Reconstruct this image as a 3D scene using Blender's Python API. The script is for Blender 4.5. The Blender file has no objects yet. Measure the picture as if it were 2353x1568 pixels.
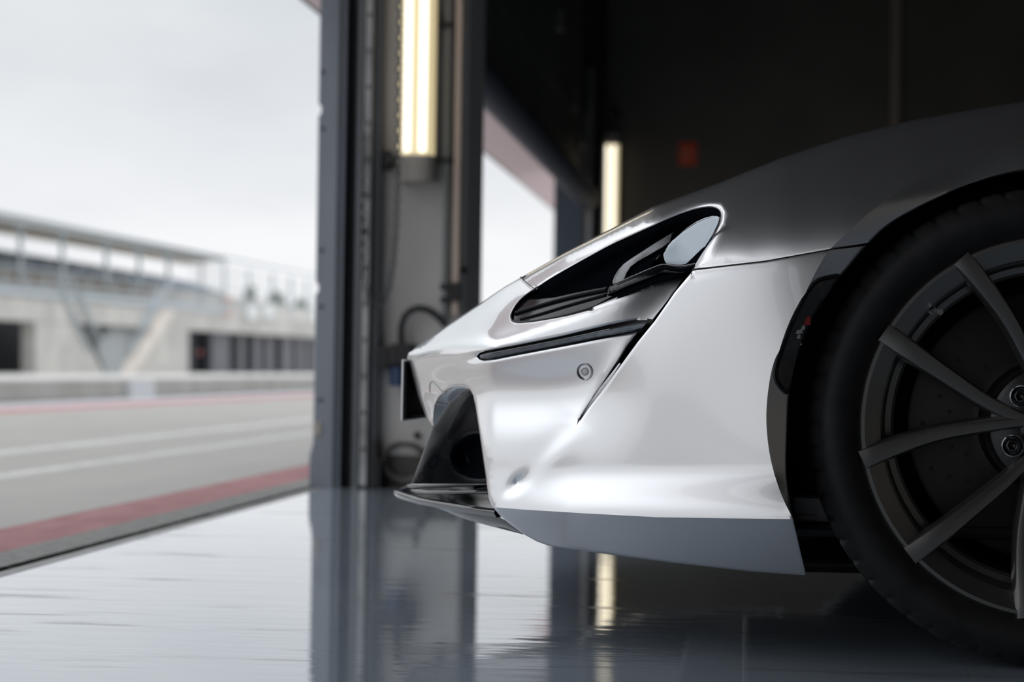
import bpy, math, random
import numpy as np
from mathutils import Vector, Matrix
from mathutils.geometry import delaunay_2d_cdt

random.seed(7)
PI = math.pi
S = bpy.context.scene
COL = S.collection

# ---------------------------------------------------------------- camera model
W, H, F = 2353, 1568, 5000.0
def _unit(v): return v / np.linalg.norm(v)
_cY = _unit(np.array([1715 - W / 2, -(857 - H / 2), F]))
_cZ = np.array([.0148, 1, (73 - .0148 * 538.5) / 5000])
_cZ = _unit(_cZ - _cZ.dot(_cY) * _cY)
_bY = np.array([_cY[0], _cY[1], -_cY[2]]); _bZ = np.array([_cZ[0], _cZ[1], -_cZ[2]])
CAMR = np.array([np.cross(_bY, _bZ), _bY, _bZ])
CAMH = .393
CAMC = np.array([0, 0, CAMH])
def ray(x, y): return CAMR @ np.array([x - W / 2, -(y - H / 2), -F])
def atX(x, y, X): d = ray(x, y); return CAMC + d * (X / d[0])
def atY(x, y, Y): d = ray(x, y); return CAMC + d * (Y / d[1])
def atZ(x, y, Z): d = ray(x, y); return CAMC + d * ((Z - CAMH) / d[2])

# ---------------------------------------------------------------- object helpers
ORG = {}
def tag(o, label=None, cat=None, group=None, kind=None):
    if label: o['label'] = label
    if cat: o['category'] = cat
    if group: o['group'] = group
    if kind: o['kind'] = kind
    return o
def thing(name, label, cat, loc=(0, 0, 0), group=None):
    o = bpy.data.objects.new(name, None); COL.objects.link(o)
    o.location = loc; o.empty_display_size = .1
    ORG[o.name] = Vector(loc)
    return tag(o, label, cat, group)
class MB:
    def __init__(s): s.v = []; s.f = []; s.m = []; s.sh = []
    def add(s, vs, fs, mi=0, flat=False):
        b = len(s.v); s.v += [tuple(float(c) for c in v) for v in vs]
        for f in fs: s.f.append(tuple(b + i for i in f)); s.m.append(mi); s.sh.append(flat)
    def box(s, x0, x1, y0, y1, z0, z1, mi=0):
        v = [(x, y, z) for x in (x0, x1) for y in (y0, y1) for z in (z0, z1)]
        s.add(v, [(0, 1, 3, 2), (4, 6, 7, 5), (0, 4, 5, 1), (2, 3, 7, 6), (0, 2, 6, 4), (1, 5, 7, 3)], mi, True)
    def tube(s, pts, r, n=10, mi=0, caps=True):
        pts = [Vector(p) for p in pts]; rings = []; up = None
        for i, p in enumerate(pts):
            t = (pts[min(i + 1, len(pts) - 1)] - pts[max(i - 1, 0)]).normalized()
            if up is None:
                a = Vector((0, 0, 1)) if abs(t.z) < .9 else Vector((1, 0, 0))
                up = (a - a.dot(t) * t).normalized()
            else:
                up = (up - up.dot(t) * t).normalized()
            sd = t.cross(up); rr = r[i] if isinstance(r, (list, tuple)) else r
            rings.append([p + (up * math.cos(2 * PI * k / n) + sd * math.sin(2 * PI * k / n)) * rr for k in range(n)])
        vs = [v for q in rings for v in q]; fs = []
        for i in range(len(pts) - 1):
            for k in range(n):
                fs.append((i * n + k, i * n + (k + 1) % n, (i + 1) * n + (k + 1) % n, (i + 1) * n + k))
        s.add(vs, fs, mi)
        if caps:
            s.add(rings[0], [tuple(range(n))[::-1]], mi, True); s.add(rings[-1], [tuple(range(n))], mi, True)
    def revolve(s, prof, c, n=96, mi=0, rad=None, closed=False):
        """profile of (radius, y offset) turned round the y axis through c"""
        c = Vector(c); vs = []; fs = []; m = len(prof)
        for k in range(n):
            a = 2 * PI * k / n
            for j, (r, y) in enumerate(prof):
                if rad: r, y = rad(k, j, r, y)
                vs.append((c.x + r * math.cos(a), c.y + y, c.z + r * math.sin(a)))
        for k in range(n):
            k2 = (k + 1) % n
            for j in range(m if closed else m - 1):
                j2 = (j + 1) % m
                fs.append((k * m + j, k * m + j2, k2 * m + j2, k2 * m + j))
        s.add(vs, fs, mi)
    def prism(s, poly, off, mi=0):
        """closed polygon of 3d points pushed along off"""
        n = len(poly); off = Vector(off); a = [Vector(p) for p in poly]; b = [p + off for p in a]
        s.add(a + b, [tuple(range(n))[::-1], tuple(range(n, 2 * n))] + [(i, (i + 1) % n, n + (i + 1) % n, n + i) for i in range(n)], mi, True)
    def build(s, name, mats, parent=None, smooth=True, sharp=None):
        me = bpy.data.meshes.new(name)
        off = ORG[parent.name] if parent else Vector((0, 0, 0))
        me.from_pydata([(v[0] - off.x, v[1] - off.y, v[2] - off.z) for v in s.v], [], s.f)
        if not isinstance(mats, (list, tuple)): mats = [mats]
        for m in mats: me.materials.append(m)
        me.polygons.foreach_set('material_index', s.m)
        me.polygons.foreach_set('use_smooth', [smooth and not fl for fl in s.sh])
        me.validate(); me.update()
        if sharp: me.set_sharp_from_angle(angle=math.radians(sharp))
        o = bpy.data.objects.new(name, me); COL.objects.link(o)
        if parent: o.parent = parent
        ORG[o.name] = off
        return o
def struct(name, mb, mats, parent=None, **k):
    o = mb.build(name, mats, parent, **k)
    if not parent: o['kind'] = 'structure'
    return o
def bevel(o, w=.004, seg=2):
    m = o.modifiers.new('bevel', 'BEVEL'); m.width = w; m.segments = seg; m.limit_method = 'ANGLE'; m.angle_limit = .6
    return o

# ---------------------------------------------------------------- materials
def mat(name, col, rough=.5, metal=0., coat=0., coat_r=.03, ior=1.5, emit=None, es=1., spec=.5):
    m = bpy.data.materials.new(name); m.use_nodes = True
    b = m.node_tree.nodes['Principled BSDF']
    b.inputs['Base Color'].default_value = (*col, 1); b.inputs['Roughness'].default_value = rough
    b.inputs['Metallic'].default_value = metal; b.inputs['Coat Weight'].default_value = coat
    b.inputs['Coat Roughness'].default_value = coat_r; b.inputs['IOR'].default_value = ior
    b.inputs['Specular IOR Level'].default_value = spec
    if emit: b.inputs['Emission Color'].default_value = (*emit, 1); b.inputs['Emission Strength'].default_value = es
    return m
def nodes(m): return m.node_tree.nodes, m.node_tree.links, m.node_tree.nodes['Principled BSDF']
def noise_col(m, c1, c2, scale, detail=5, stretch=(1, 1, 1), lo=.35, hi=.65, rough=None, bump=0., bscale=None):
    """two tones mixed by noise, optional roughness range and bump"""
    n, l, b = nodes(m)
    tc = n.new('ShaderNodeTexCoord'); mp = n.new('ShaderNodeMapping'); mp.inputs['Scale'].default_value = stretch
    l.new(tc.outputs['Object'], mp.inputs['Vector'])
    t = n.new('ShaderNodeTexNoise'); t.inputs['Scale'].default_value = scale; t.inputs['Detail'].default_value = detail
    l.new(mp.outputs['Vector'], t.inputs['Vector'])
    r = n.new('ShaderNodeValToRGB'); r.color_ramp.elements[0].position = lo; r.color_ramp.elements[1].position = hi
    r.color_ramp.elements[0].color = (*c1, 1); r.color_ramp.elements[1].color = (*c2, 1)
    l.new(t.outputs['Fac'], r.inputs['Fac']); l.new(r.outputs['Color'], b.inputs['Base Color'])
    if rough:
        q = n.new('ShaderNodeMapRange'); q.inputs['To Min'].default_value = rough[0]; q.inputs['To Max'].default_value = rough[1]
        l.new(t.outputs['Fac'], q.inputs['Value']); l.new(q.outputs['Result'], b.inputs['Roughness'])
    if bump:
        t2 = n.new('ShaderNodeTexNoise'); t2.inputs['Scale'].default_value = bscale or scale * 3; t2.inputs['Detail'].default_value = 4
        l.new(mp.outputs['Vector'], t2.inputs['Vector'])
        bp = n.new('ShaderNodeBump'); bp.inputs['Strength'].default_value = bump; bp.inputs['Distance'].default_value = .01
        l.new(t2.outputs['Fac'], bp.inputs['Height']); l.new(bp.outputs['Normal'], b.inputs['Normal'])
    return m

PAINT = mat('silver_white_paint', (.87, .87, .885), .29, .95, 1., .025)
GLOSS = mat('gloss_black', (.006, .007, .010), .05)
LAMPB = mat('lamp_black', (.003, .0035, .005), .25, spec=.06)
INTB = mat('intake_black', (.004, .005, .007), .12, spec=.06)
SATIN = mat('satin_black', (.006, .006, .007), .5)
RUBBER = noise_col(mat('tyre_rubber', (.012, .012, .013), .62, spec=.3), (.010, .010, .011), (.018, .018, .019), 30)
RIM = mat('dark_gunmetal', (.26, .255, .25), .30, .9, .6, .05)
HUBM = mat('hub_dark', (.05, .05, .052), .35, .8)
BOLT = mat('bright_steel', (.62, .64, .66), .18, 1.)
CHROME = mat('chrome_silver', (.75, .76, .78), .12, 1.)
LENS = mat('dark_lens', (.30, .33, .36), .02, 1.)
WSCR = mat('windscreen_glass', (.004, .005, .006), .02)
SLOTM = noise_col(mat('slot_mesh', (.03, .035, .045), .35, .4), (.10, .115, .135), (.16, .175, .20), 60)
AMBER = mat('amber_glint', (.30, .14, .05), .2, .3, 1.)
REDL = mat('red_reflector', (.25, .015, .02), .2, 0, 1.)
PLATEW = mat('plate_white', (.93, .93, .92), .35)
DISC = mat('brake_disc', (.02, .019, .018), .45, .6)

CONC_DK = noise_col(mat('threshold_concrete', (.2, .2, .2), .7), (.13, .13, .125), (.23, .23, .22), 30, bump=.3, bscale=120)
REDP = noise_col(mat('red_line_paint', (.3, .06, .07), .7, spec=.2), (.28, .125, .13), (.36, .175, .18), 14, stretch=(1, .3, 1))
ASPH = noise_col(mat('pit_lane_asphalt', (.3, .3, .29), .55), (.185, .168, .148), (.24, .222, .198), 3, stretch=(1, .35, 1), rough=(.36, .5), bump=.25, bscale=150)
LINEW = noise_col(mat('worn_white_line', (.6, .6, .58), .6), (.36, .355, .34), (.48, .475, .46), 8)
APRON = noise_col(mat('pale_apron', (.5, .49, .47), .7), (.46, .45, .43), (.55, .54, .52), 1)
SEAL = mat('black_rubber_seal', (.006, .006, .006), .6)
CONC = noise_col(mat('pale_concrete', (.5, .48, .45), .8), (.42, .41, .39), (.55, .53, .50), .6)
CONC2 = noise_col(mat('cream_concrete', (.66, .60, .55), .8), (.62, .56, .51), (.72, .66, .60), 1)
PITW = noise_col(mat('pit_wall_concrete', (.33, .32, .30), .8), (.28, .27, .25), (.37, .36, .34), 1)
DARKO = mat('dark_opening', (.02, .022, .028), .7)
LOUV = mat('grey_louvre', (.10, .10, .12), .5)
STEEL_B = mat('galvanised_grey', (.42, .47, .50), .5, .3)
GLAZ = mat('blue_grey_glazing', (.17, .22, .28), .5)
ROOFU = mat('brown_roof_underside', (.46, .42, .37), .8)
SEAT = mat('stand_deck', (.58, .56, .53), .8)
ORANGE = mat('orange_marker', (.8, .22, .1), .6)
REDM = mat('red_marker', (.28, .05, .055), .6)
TREE = mat('distant_green', (.16, .19, .15), .9)

JAMB = noise_col(mat('blue_grey_steel', (.12, .135, .165), .38, .5), (.20, .225, .27), (.26, .285, .33), 6, stretch=(1, 1, .2))
JAMBD = mat('dark_steel_channel', (.022, .026, .03), .5, .3)
TRACK = noise_col(mat('galvanised_track', (.4, .4, .4), .35, .7), (.26, .27, .27), (.46, .46, .46), 14, stretch=(1, 1, .5))
PIERP = noise_col(mat('pier_paint', (.34, .32, .30), .6), (.54, .52, .495), (.68, .66, .635), 3, stretch=(1, 1, .4))
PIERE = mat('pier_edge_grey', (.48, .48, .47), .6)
PIERC = mat('pier_corner_trim', (.62, .50, .42), .5)
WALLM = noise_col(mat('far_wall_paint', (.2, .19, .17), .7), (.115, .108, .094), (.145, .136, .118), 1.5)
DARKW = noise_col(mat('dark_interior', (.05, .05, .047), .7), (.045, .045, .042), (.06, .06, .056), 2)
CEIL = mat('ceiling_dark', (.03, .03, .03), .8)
DOORL = noise_col(mat('door_leaf_green_grey', (.07, .075, .068), .55), (.055, .06, .054), (.085, .09, .082), 1.2)
TUBE_D = mat('roller_blue_grey', (.06, .07, .09), .55, spec=.25)
TRUNK = mat('trunking_brown', (.36, .30, .24), .6)
BLK = mat('black_plastic', (.012, .012, .013), .45)
BLUEP = mat('blue_plug', (.012, .035, .10), .4)
CHAINM = mat('zinc_chain', (.10, .105, .10), .4, .6)
CONDU = mat('grey_conduit', (.22, .235, .235), .4, .2)
SIGNR = mat('sign_red', (.85, .11, .05), .5)
SIGNW = mat('sign_pictogram', (.70, .32, .22), .5)
TUBEL = mat('lit_tube', (1, .95, .85), .4, emit=(1., .92, .76), es=1.7)
DIFFU = mat('lit_diffuser', (.75, .68, .5), .4, emit=(.9, .74, .42), es=.62)
DIFFE = mat('fixture_body', (.42, .40, .36), .45)

# translucent awning cloth
AWN = bpy.data.materials.new('awning_cloth'); AWN.use_nodes = True
n, l, b = nodes(AWN); b.inputs['Base Color'].default_value = (.40, .32, .32, 1); b.inputs['Roughness'].default_value = .8
tr = n.new('ShaderNodeBsdfTranslucent'); tr.inputs['Color'].default_value = (.33, .265, .265, 1)
mx = n.new('ShaderNodeMixShader'); mx.inputs[0].default_value = .75
l.new(b.outputs[0], mx.inputs[1]); l.new(tr.outputs[0], mx.inputs[2]); l.new(mx.outputs[0], n['Material Output'].inputs['Surface'])

# glossy sealed garage floor with scuffs
FLOOR = mat('sealed_grey_floor', (.10, .11, .125), .05, 0, .55, .02, ior=1.5)
n, l, b = nodes(FLOOR)
tc = n.new('ShaderNodeTexCoord')
def mapn(sc, rot=(0, 0, 0)):
    mp = n.new('ShaderNodeMapping'); mp.inputs['Scale'].default_value = sc; mp.inputs['Rotation'].default_value = rot
    l.new(tc.outputs['Object'], mp.inputs['Vector']); return mp.outputs['Vector']
def noi(vec, sc, det=4):
    t = n.new('ShaderNodeTexNoise'); t.inputs['Scale'].default_value = sc; t.inputs['Detail'].default_value = det; l.new(vec, t.inputs['Vector']); return t.outputs['Fac']
def ramp(fac, p0, p1, c0=(0, 0, 0), c1=(1, 1, 1)):
    r = n.new('ShaderNodeValToRGB'); r.color_ramp.elements[0].position = p0; r.color_ramp.elements[1].position = p1
    r.color_ramp.elements[0].color = (*c0, 1); r.color_ramp.elements[1].color = (*c1, 1); l.new(fac, r.inputs['Fac']); return r.outputs['Color']
scuff = ramp(noi(mapn((1.6, 7, 1), (0, 0, .12)), 1.7, 5), 0.585, .70)
wear = ramp(noi(mapn((.5, 1.6, 1), (0, 0, -.4)), 1.6, 5), .40, .75)
sepf = n.new('ShaderNodeSeparateXYZ'); l.new(tc.outputs['Object'], sepf.inputs[0])
basec = ramp(noi(mapn((1, 1, 1)), 1.1, 5), .3, .7, (.36, .42, .50), (.43, .49, .56))
mixc = n.new('ShaderNodeMix'); mixc.data_type = 'RGBA'; l.new(scuff, mixc.inputs['Factor']); l.new(basec, mixc.inputs['A']); mixc.inputs['B'].default_value = (.22, .24, .27, 1)
wv = n.new('ShaderNodeMath'); wv.operation = 'PINGPONG'; wv.inputs[1].default_value = .62; l.new(sepf.outputs['Y'], wv.inputs[0])
lt = n.new('ShaderNodeMath'); lt.operation = 'LESS_THAN'; lt.inputs[1].default_value = .0035; l.new(wv.outputs[0], lt.inputs[0])
mixj = n.new('ShaderNodeMix'); mixj.data_type = 'RGBA'; l.new(lt.outputs[0], mixj.inputs['Factor']); l.new(mixc.outputs['Result'], mixj.inputs['A']); mixj.inputs['B'].default_value = (.62, .64, .66, 1)
l.new(mixj.outputs['Result'], b.inputs['Base Color'])
mr = n.new('ShaderNodeMapRange'); mr.inputs['To Min'].default_value = .035; mr.inputs['To Max'].default_value = .085
l.new(wear, mr.inputs['Value'])
ma = n.new('ShaderNodeMath'); ma.operation = 'MULTIPLY_ADD'; l.new(scuff, ma.inputs[0]); ma.inputs[1].default_value = .15; l.new(mr.outputs['Result'], ma.inputs[2])
l.new(ma.outputs[0], b.inputs['Roughness'])
mc = n.new('ShaderNodeMath'); mc.operation = 'MULTIPLY_ADD'; l.new(scuff, mc.inputs[0]); mc.inputs[1].default_value = -.3; mc.inputs[2].default_value = .55
l.new(mc.outputs[0], b.inputs['Coat Weight'])
bp = n.new('ShaderNodeBump'); bp.inputs['Strength'].default_value = .10; bp.inputs['Distance'].default_value = .004
l.new(noi(mapn((2, 9, 1)), 2.2, 3), bp.inputs['Height'])
l.new(bp.outputs['Normal'], b.inputs['Normal']); l.new(bp.outputs['Normal'], b.inputs['Coat Normal'])

# ---------------------------------------------------------------- world: bright overcast sky
wd = bpy.data.worlds.new('overcast'); S.world = wd; wd.use_nodes = True
n, l = wd.node_tree.nodes, wd.node_tree.links
bg = n['Background']; tc = n.new('ShaderNodeTexCoord'); sp = n.new('ShaderNodeSeparateXYZ'); l.new(tc.outputs['Generated'], sp.inputs[0])
r = n.new('ShaderNodeValToRGB'); e = r.color_ramp.elements
e[0].position = 0; e[0].color = (.93, .94, .955, 1); e[1].position = .22; e[1].color = (.70, .745, .77, 1)
x = e.new(.06); x.color = (.90, .915, .935, 1); x = e.new(.13); x.color = (.76, .79, .82, 1); x = e.new(.40); x.color = (1.2, 1.25, 1.3, 1); x = e.new(.8); x.color = (2.0, 2.06, 2.12, 1)
l.new(sp.outputs['Z'], r.inputs['Fac'])
mp = n.new('ShaderNodeMapping'); mp.inputs['Scale'].default_value = (3, 3, 9); l.new(tc.outputs['Generated'], mp.inputs['Vector'])
nt = n.new('ShaderNodeTexNoise'); nt.inputs['Scale'].default_value = 2.2; nt.inputs['Detail'].default_value = 3; l.new(mp.outputs['Vector'], nt.inputs['Vector'])
rr = n.new('ShaderNodeValToRGB'); rr.color_ramp.elements[0].position = .35; rr.color_ramp.elements[1].position = .65
rr.color_ramp.elements[0].color = (.93, .935, .95, 1); rr.color_ramp.elements[1].color = (1.05, 1.045, 1.04, 1); l.new(nt.outputs['Fac'], rr.inputs['Fac'])
mm = n.new('ShaderNodeMix'); mm.data_type = 'RGBA'; mm.blend_type = 'MULTIPLY'; mm.inputs['Factor'].default_value = 1
l.new(r.outputs['Color'], mm.inputs['A']); l.new(rr.outputs['Color'], mm.inputs['B']); l.new(mm.outputs['Result'], bg.inputs['Color'])
bg.inputs['Strength'].default_value = 1.0


for m_ in (LAMPB,):
    n, l, b = nodes(m_); d_ = n.new('ShaderNodeBsdfDiffuse'); d_.inputs['Color'].default_value = (.004, .005, .007, 1); l.new(d_.outputs[0], n['Material Output'].inputs['Surface'])

BACKW = noise_col(mat('back_wall_paint', (.4, .36, .3), .7), (.40, .36, .31), (.48, .44, .38), 1.2)
COILM = mat('coil_grey', (.10, .096, .09), .6)
FOOTDK = noise_col(mat('dark_foot_strip', (.05, .045, .04), .6), (.035, .032, .028), (.075, .068, .06), 9)  # mottled dark tone for the strip added at the pillar foot
# ================================================================= THE SETTING
FX = -1.392            # door line
YW = 16.25             # far side wall of the garage
ZC = 3.6
m = MB(); m.box(FX + .045, 5.7, -24, YW, -.2, 0); struct('floor', m, FLOOR)
m = MB(); m.box(FX + .012, FX + .045, -24, YW, -.2, .0005); struct('trim_1', m, noise_col(mat('worn_sill_edge', (.2, .2, .2), .5), (.17, .17, .17), (.27, .27, .265), 9))
m = MB(); m.box(FX - .02, FX + .012, -24, YW, -.2, -.016)
for k in range(9):      # grit lying in the gap
    y = 4 + k * .41 + random.random() * .2; m.box(FX - .018, FX + .008, y, y + .01 + .05 * random.random() * (k == 4), -.02, -.004 if k != 4 else 0)
struct('trim_2', m, SEAL)
m = MB()
XS = [FX - .02, -1.523, -1.738, -2.50, -2.60, -3.13, -3.27, -5.63, -6.2, -7.0]
MI = [0, 1, 2, 3, 2, 3, 2, 1, 4]
for a, c, k in zip(XS[:-1], XS[1:], MI):
    m.box(c, a, -40, 130, -.2, 0, k)
m.box(-160, -7.3, -60, 320, -.2, 0, 5)
struct('pit_lane_ground', m, [CONC_DK, REDP, ASPH, LINEW, mat('grey_kerb', (.33, .33, .35), .6), APRON])

# ---- walls, piers
PY0, PY1 = 7.06, 7.50
PXR = atY(1061, 600, PY0)[0]
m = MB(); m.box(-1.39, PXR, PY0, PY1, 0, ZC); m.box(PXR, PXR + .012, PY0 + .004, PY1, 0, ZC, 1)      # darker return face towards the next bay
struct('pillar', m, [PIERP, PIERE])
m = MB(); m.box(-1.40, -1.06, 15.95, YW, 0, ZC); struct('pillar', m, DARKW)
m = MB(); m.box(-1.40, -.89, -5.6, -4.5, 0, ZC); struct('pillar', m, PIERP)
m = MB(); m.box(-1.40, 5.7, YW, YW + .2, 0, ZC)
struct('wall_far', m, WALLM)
m = MB(); m.box(5.6, 5.8, -24, YW, 0, ZC); struct('wall_back', m, BACKW)
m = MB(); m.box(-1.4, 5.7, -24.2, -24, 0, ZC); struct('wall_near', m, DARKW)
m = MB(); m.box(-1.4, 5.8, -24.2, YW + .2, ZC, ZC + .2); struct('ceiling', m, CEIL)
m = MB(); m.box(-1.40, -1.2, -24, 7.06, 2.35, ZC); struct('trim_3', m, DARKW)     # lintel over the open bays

m = MB(); zk = atY(900, 1046, PY0)[2]; m.box(-1.196, PXR - .004, PY0 - .006, PY0, 0, zk); struct('dark_strip_pillar', m, FOOTDK)  # added dark strip, stands in for the pillar darkening towards the floor
# ---- door jamb of the open bay: folded steel flange with notches, dark channel, slotted track
zt = ZC
def jx(px, Y=6.95): return atY(px, 700, Y)[0]
m = MB()
# notched flange plate (profile in x-z, 8 mm thick)
xL = -1.394; xR = -1.338
zn = [atY(727, 252, 6.95)[2], atY(720, 662, 6.95)[2]]
poly = [(xL, .0)]
foot = atY(712, 1050, 6.95)[2]
poly = [(xL - .012, 0), (xL - .012, foot), (xL, foot + .05)]
for z in sorted(zn):
    poly += [(xL, z - .02), (xL + .007, z - .014), (xL + .010, z), (xL + .007, z + .014), (xL, z + .02)]
poly += [(xL, 2.35), (xR, 2.35), (xR, 0)]
m.prism([(x, 6.95, z) for x, z in poly], (0, .03, 0))
j = struct('door_frame', m, JAMB); bevel(j, .003)
m = MB(); m.box(xR, xR + .012, 6.94, 7.06, 0, 2.35); m.box(xR + .012, xR + .03, 6.965, 7.06, 0, 3.3)
struct('frame_return', m, JAMB, j)
m = MB()
for y in (165, 295, 575, 705, 920):
    p = atY(742 - y * .006, y, 6.945); m.revolve([(.006, -.004), (.0055, 0), (0.0001, 0)], (p[0], 6.95, p[2]), 10)
struct('bolt', m, SATIN, j)
m = MB(); q = atY(733, 985, 6.945); m.box(q[0] - .016, q[0] + .006, 6.944, 6.95, q[2] - .022, q[2] + .022)
struct('paper_tag', m, mat('faded_tag', (.46, .43, .38), .7), j)
m = MB(); m.box(xR + .03, -1.268, 7.03, 7.06, 0, 2.35); struct('door_channel', m, JAMBD)
m = MB(); m.box(-1.272, -1.256, 6.99, 7.06, 0, 2.35); struct('channel_lip', m, mat('lip_grey', (.16, .175, .19), .35, .5), bpy.data.objects['door_channel'])
t = thing('door_track', 'slotted galvanised vertical door track on the pillar', 'track', (-1.235, 7.03, 0))
m = MB(); m.box(-1.249, -1.222, 6.985, 7.058, 0.005, 3.3)
o = m.build('rail', TRACK, t); bevel(o, .004)
m = MB()
for k in range(26):
    z = .12 + k * .118; m.box(-1.240, -1.231, 6.982, 6.986, z, z + .013)
o = m.build('slot', SATIN, t); o['kind'] = 'stuff'
m = MB(); m.box(-1.222, -1.196, 7.01, 7.058, 0.005, 3.3); m.build('side_flange', mat('flange_dark', (.09, .10, .11), .45, .3), t)
m = MB(); m.box(-1.256, -1.249, 7.0, 7.058, 0.005, 3.3); m.build('gap_strip', SATIN, t)

# ---- things on the pillar
def light_fixture(label, c, z0, z1, wd=.122):
    """twin-tube vertical batten light facing -y"""
    x, y = c
    t = thing('tube_light', label, 'light', (x, y, z0), 'twin tube lights on the pillars')
    h = .045
    m = MB(); m.box(x - wd / 2, x + wd / 2, y, y + .05, z0, z1); o = m.build('housing', DIFFE, t); bevel(o, .012, 3)
    # ribbed translucent cover, rounded across, ends stop short of the grey caps
    cap = .085
    m = MB(); prof = []
    for k in range(13):
        a = PI * k / 12; prof.append((x - math.cos(a) * wd * .47, y - math.sin(a) ** .6 * h))
    vs = []; zs = [z0 + cap, z1 - cap]
    for z in zs: vs += [(p[0], p[1], z) for p in prof]
    m.add(vs, [(i, i + 1, 13 + i + 1, 13 + i) for i in range(12)])
    m.build('cover', DIFFU, t)
    for (a, b2) in ((z0, z0 + cap), (z1 - cap, z1)):
        m = MB(); vs = []
        for z in (a, b2): vs += [(p[0], p[1] * 1.0, z) for p in prof]
        m.add(vs, [(i, i + 1, 13 + i + 1, 13 + i) for i in range(12)])
        m.add(vs[:13], [tuple(range(13))]); m.add(vs[13:], [tuple(range(13))])
        m.build('end_cap', DIFFE, t)
    for s in (-1, 1):
        m = MB(); m.tube([(x + s * wd * .20, y - h * .93, z0 + cap + .01), (x + s * wd * .20, y - h * .93, z1 - cap - .01)], .0125, 12)
        m.build('tube', TUBEL, t)
    for zz in (z0 + .055, z1 - .12):
        for s in (-1, 1):
            m = MB(); m.box(x + s * wd * .5 - .004 if s > 0 else x - wd * .5 - .02, x + wd * .5 + .002 if s > 0 else x - wd * .5 + .004, y + .012, y + .055, zz, zz + .03)
            o = m.build('bracket', BLK, t); bevel(o, .004)
    return t
fc = atY(950, 415, 6.95)
light_fixture('lit twin tube light on the near pillar, chain hanging beside it', (fc[0], 7.006), fc[2], fc[2] + 1.27, .128)
f2 = atY(1401, 300, 16.0)
light_fixture('far glowing tube light beside the dark far wall', (f2[0], 16.05 + .15), f2[2] - 1.27, f2[2])
light_fixture('lit twin tube light on the pillar behind the camera', (-.86 - .2, -4.45), 1.0, 2.27)

# bracket box left of the light, wall bolts, electrical gear
def pz(px, py, Y=7.05): return atY(px, py, Y)
t = thing('bracket_box', 'small dark steel bracket screwed beside the lower light end', 'bracket', tuple(pz(878, 372)))
a = pz(862, 348); c = pz(900, 392); m = MB(); m.box(a[0], c[0], 7.03, 7.058, c[2], a[2]); o = m.build('back_plate', BLK, t); bevel(o, .004)
a = pz(890, 360); c = pz(914, 378); m = MB(); m.box(a[0], c[0], 7.0, 7.04, c[2], a[2]); m.build('arm', BLK, t)
for i, (px, py, lab) in enumerate([(872, 453, 'dark wall bolt below the bracket beside the light'), (856, 925, 'dark wall bolt left of the number plate, low on the pillar'),
                                   (958, 1001, 'dark wall bolt under the number plate on the pillar'), (1066, 622, 'dark wall bolt on the pillar edge beside the bright opening')]):
    p = pz(px, py); m = MB(); m.revolve([(.012, 0), (.012, -.008), (.008, -.012), (.0001, -.012)], (p[0], 7.06, p[2]), 14)
    o = m.build('wall_bolt', BLK); tag(o, lab, 'bolt', 'bolts in the pillar')
# conduits
cx = pz(1027, 500)[0]; zb = pz(1027, 735)[2]
t = thing('conduit_pipe', 'grey vertical conduit pipe running down the pillar face', 'pipe', (cx, 7.03, zb))
m = MB(); m.tube([(cx, 7.036, zb), (cx, 7.036, 3.4)], .0115, 12); m.build('pipe', CONDU, t)
for py in (660, 690, 370, 60):
    q = pz(1027, py); m = MB(); m.box(q[0] - .02, q[0] + .02, 7.022, 7.058, q[2] - .01, q[2] + .01); o = m.build('pipe_clip', BLK, t); bevel(o, .004)
cx2 = pz(1052, 500)[0]
m = MB(); m.box(cx2 - .011, cx2 + .011, 7.02, 7.047, pz(1050, 725)[2], 3.4); o = m.build('trunking', PIERC); tag(o, 'pale narrow vertical trunking strip beside the conduit pipe', 'trunking'); bevel(o, .004)
m = MB(); q = pz(1050, 672); m.box(q[0] - .018, q[0] + .018, 7.0, 7.02, q[2] - .03, q[2] + .03); o = m.build('trunking_clip', BLK); o.parent = bpy.data.objects['trunking']
# socket, plug, flexible hose
t = thing('power_socket', 'dark wall power socket with blue plug behind the number plate', 'socket', tuple(pz(905, 850)))
a = pz(869, 796); c = pz(900, 848); m = MB(); m.box(a[0], c[0], 7.0, 7.058, c[2], a[2]); o = m.build('switch_box', BLK, t); bevel(o, .006)
a = pz(900, 790); c = pz(960, 846); m = MB(); m.box(a[0], c[0], 6.985, 7.058, c[2], a[2]); o = m.build('socket_body', BLK, t); bevel(o, .012)
a = pz(899, 844); c = pz(950, 888); m = MB(); m.tube([((a[0] + c[0]) / 2, 7.0, a[2]), ((a[0] + c[0]) / 2, 7.0, c[2])], .034, 16); o = m.build('plug', BLUEP, t, sharp=40)
m = MB()
hp = [(922, 800), (921, 770), (922, 748), (930, 727), (945, 713), (963, 708), (983, 712), (1000, 723), (1015, 737), (1027, 752)]
ribs = []
for i in range(len(hp) - 1):
    for k in range(6):
        u = k / 6; ribs.append((hp[i][0] * (1 - u) + hp[i + 1][0] * u, hp[i][1] * (1 - u) + hp[i + 1][1] * u))
m.tube([pz(x, y, 7.02) for x, y in ribs], [.0105 if i % 2 else .0125 for i in range(len(ribs))], 10)
o = m.build('cable_hose', mat('hose_grey', (.03, .032, .034), .5)); tag(o, 'arched ribbed cable hose joining the socket to the conduit pipe', 'hose')
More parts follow.
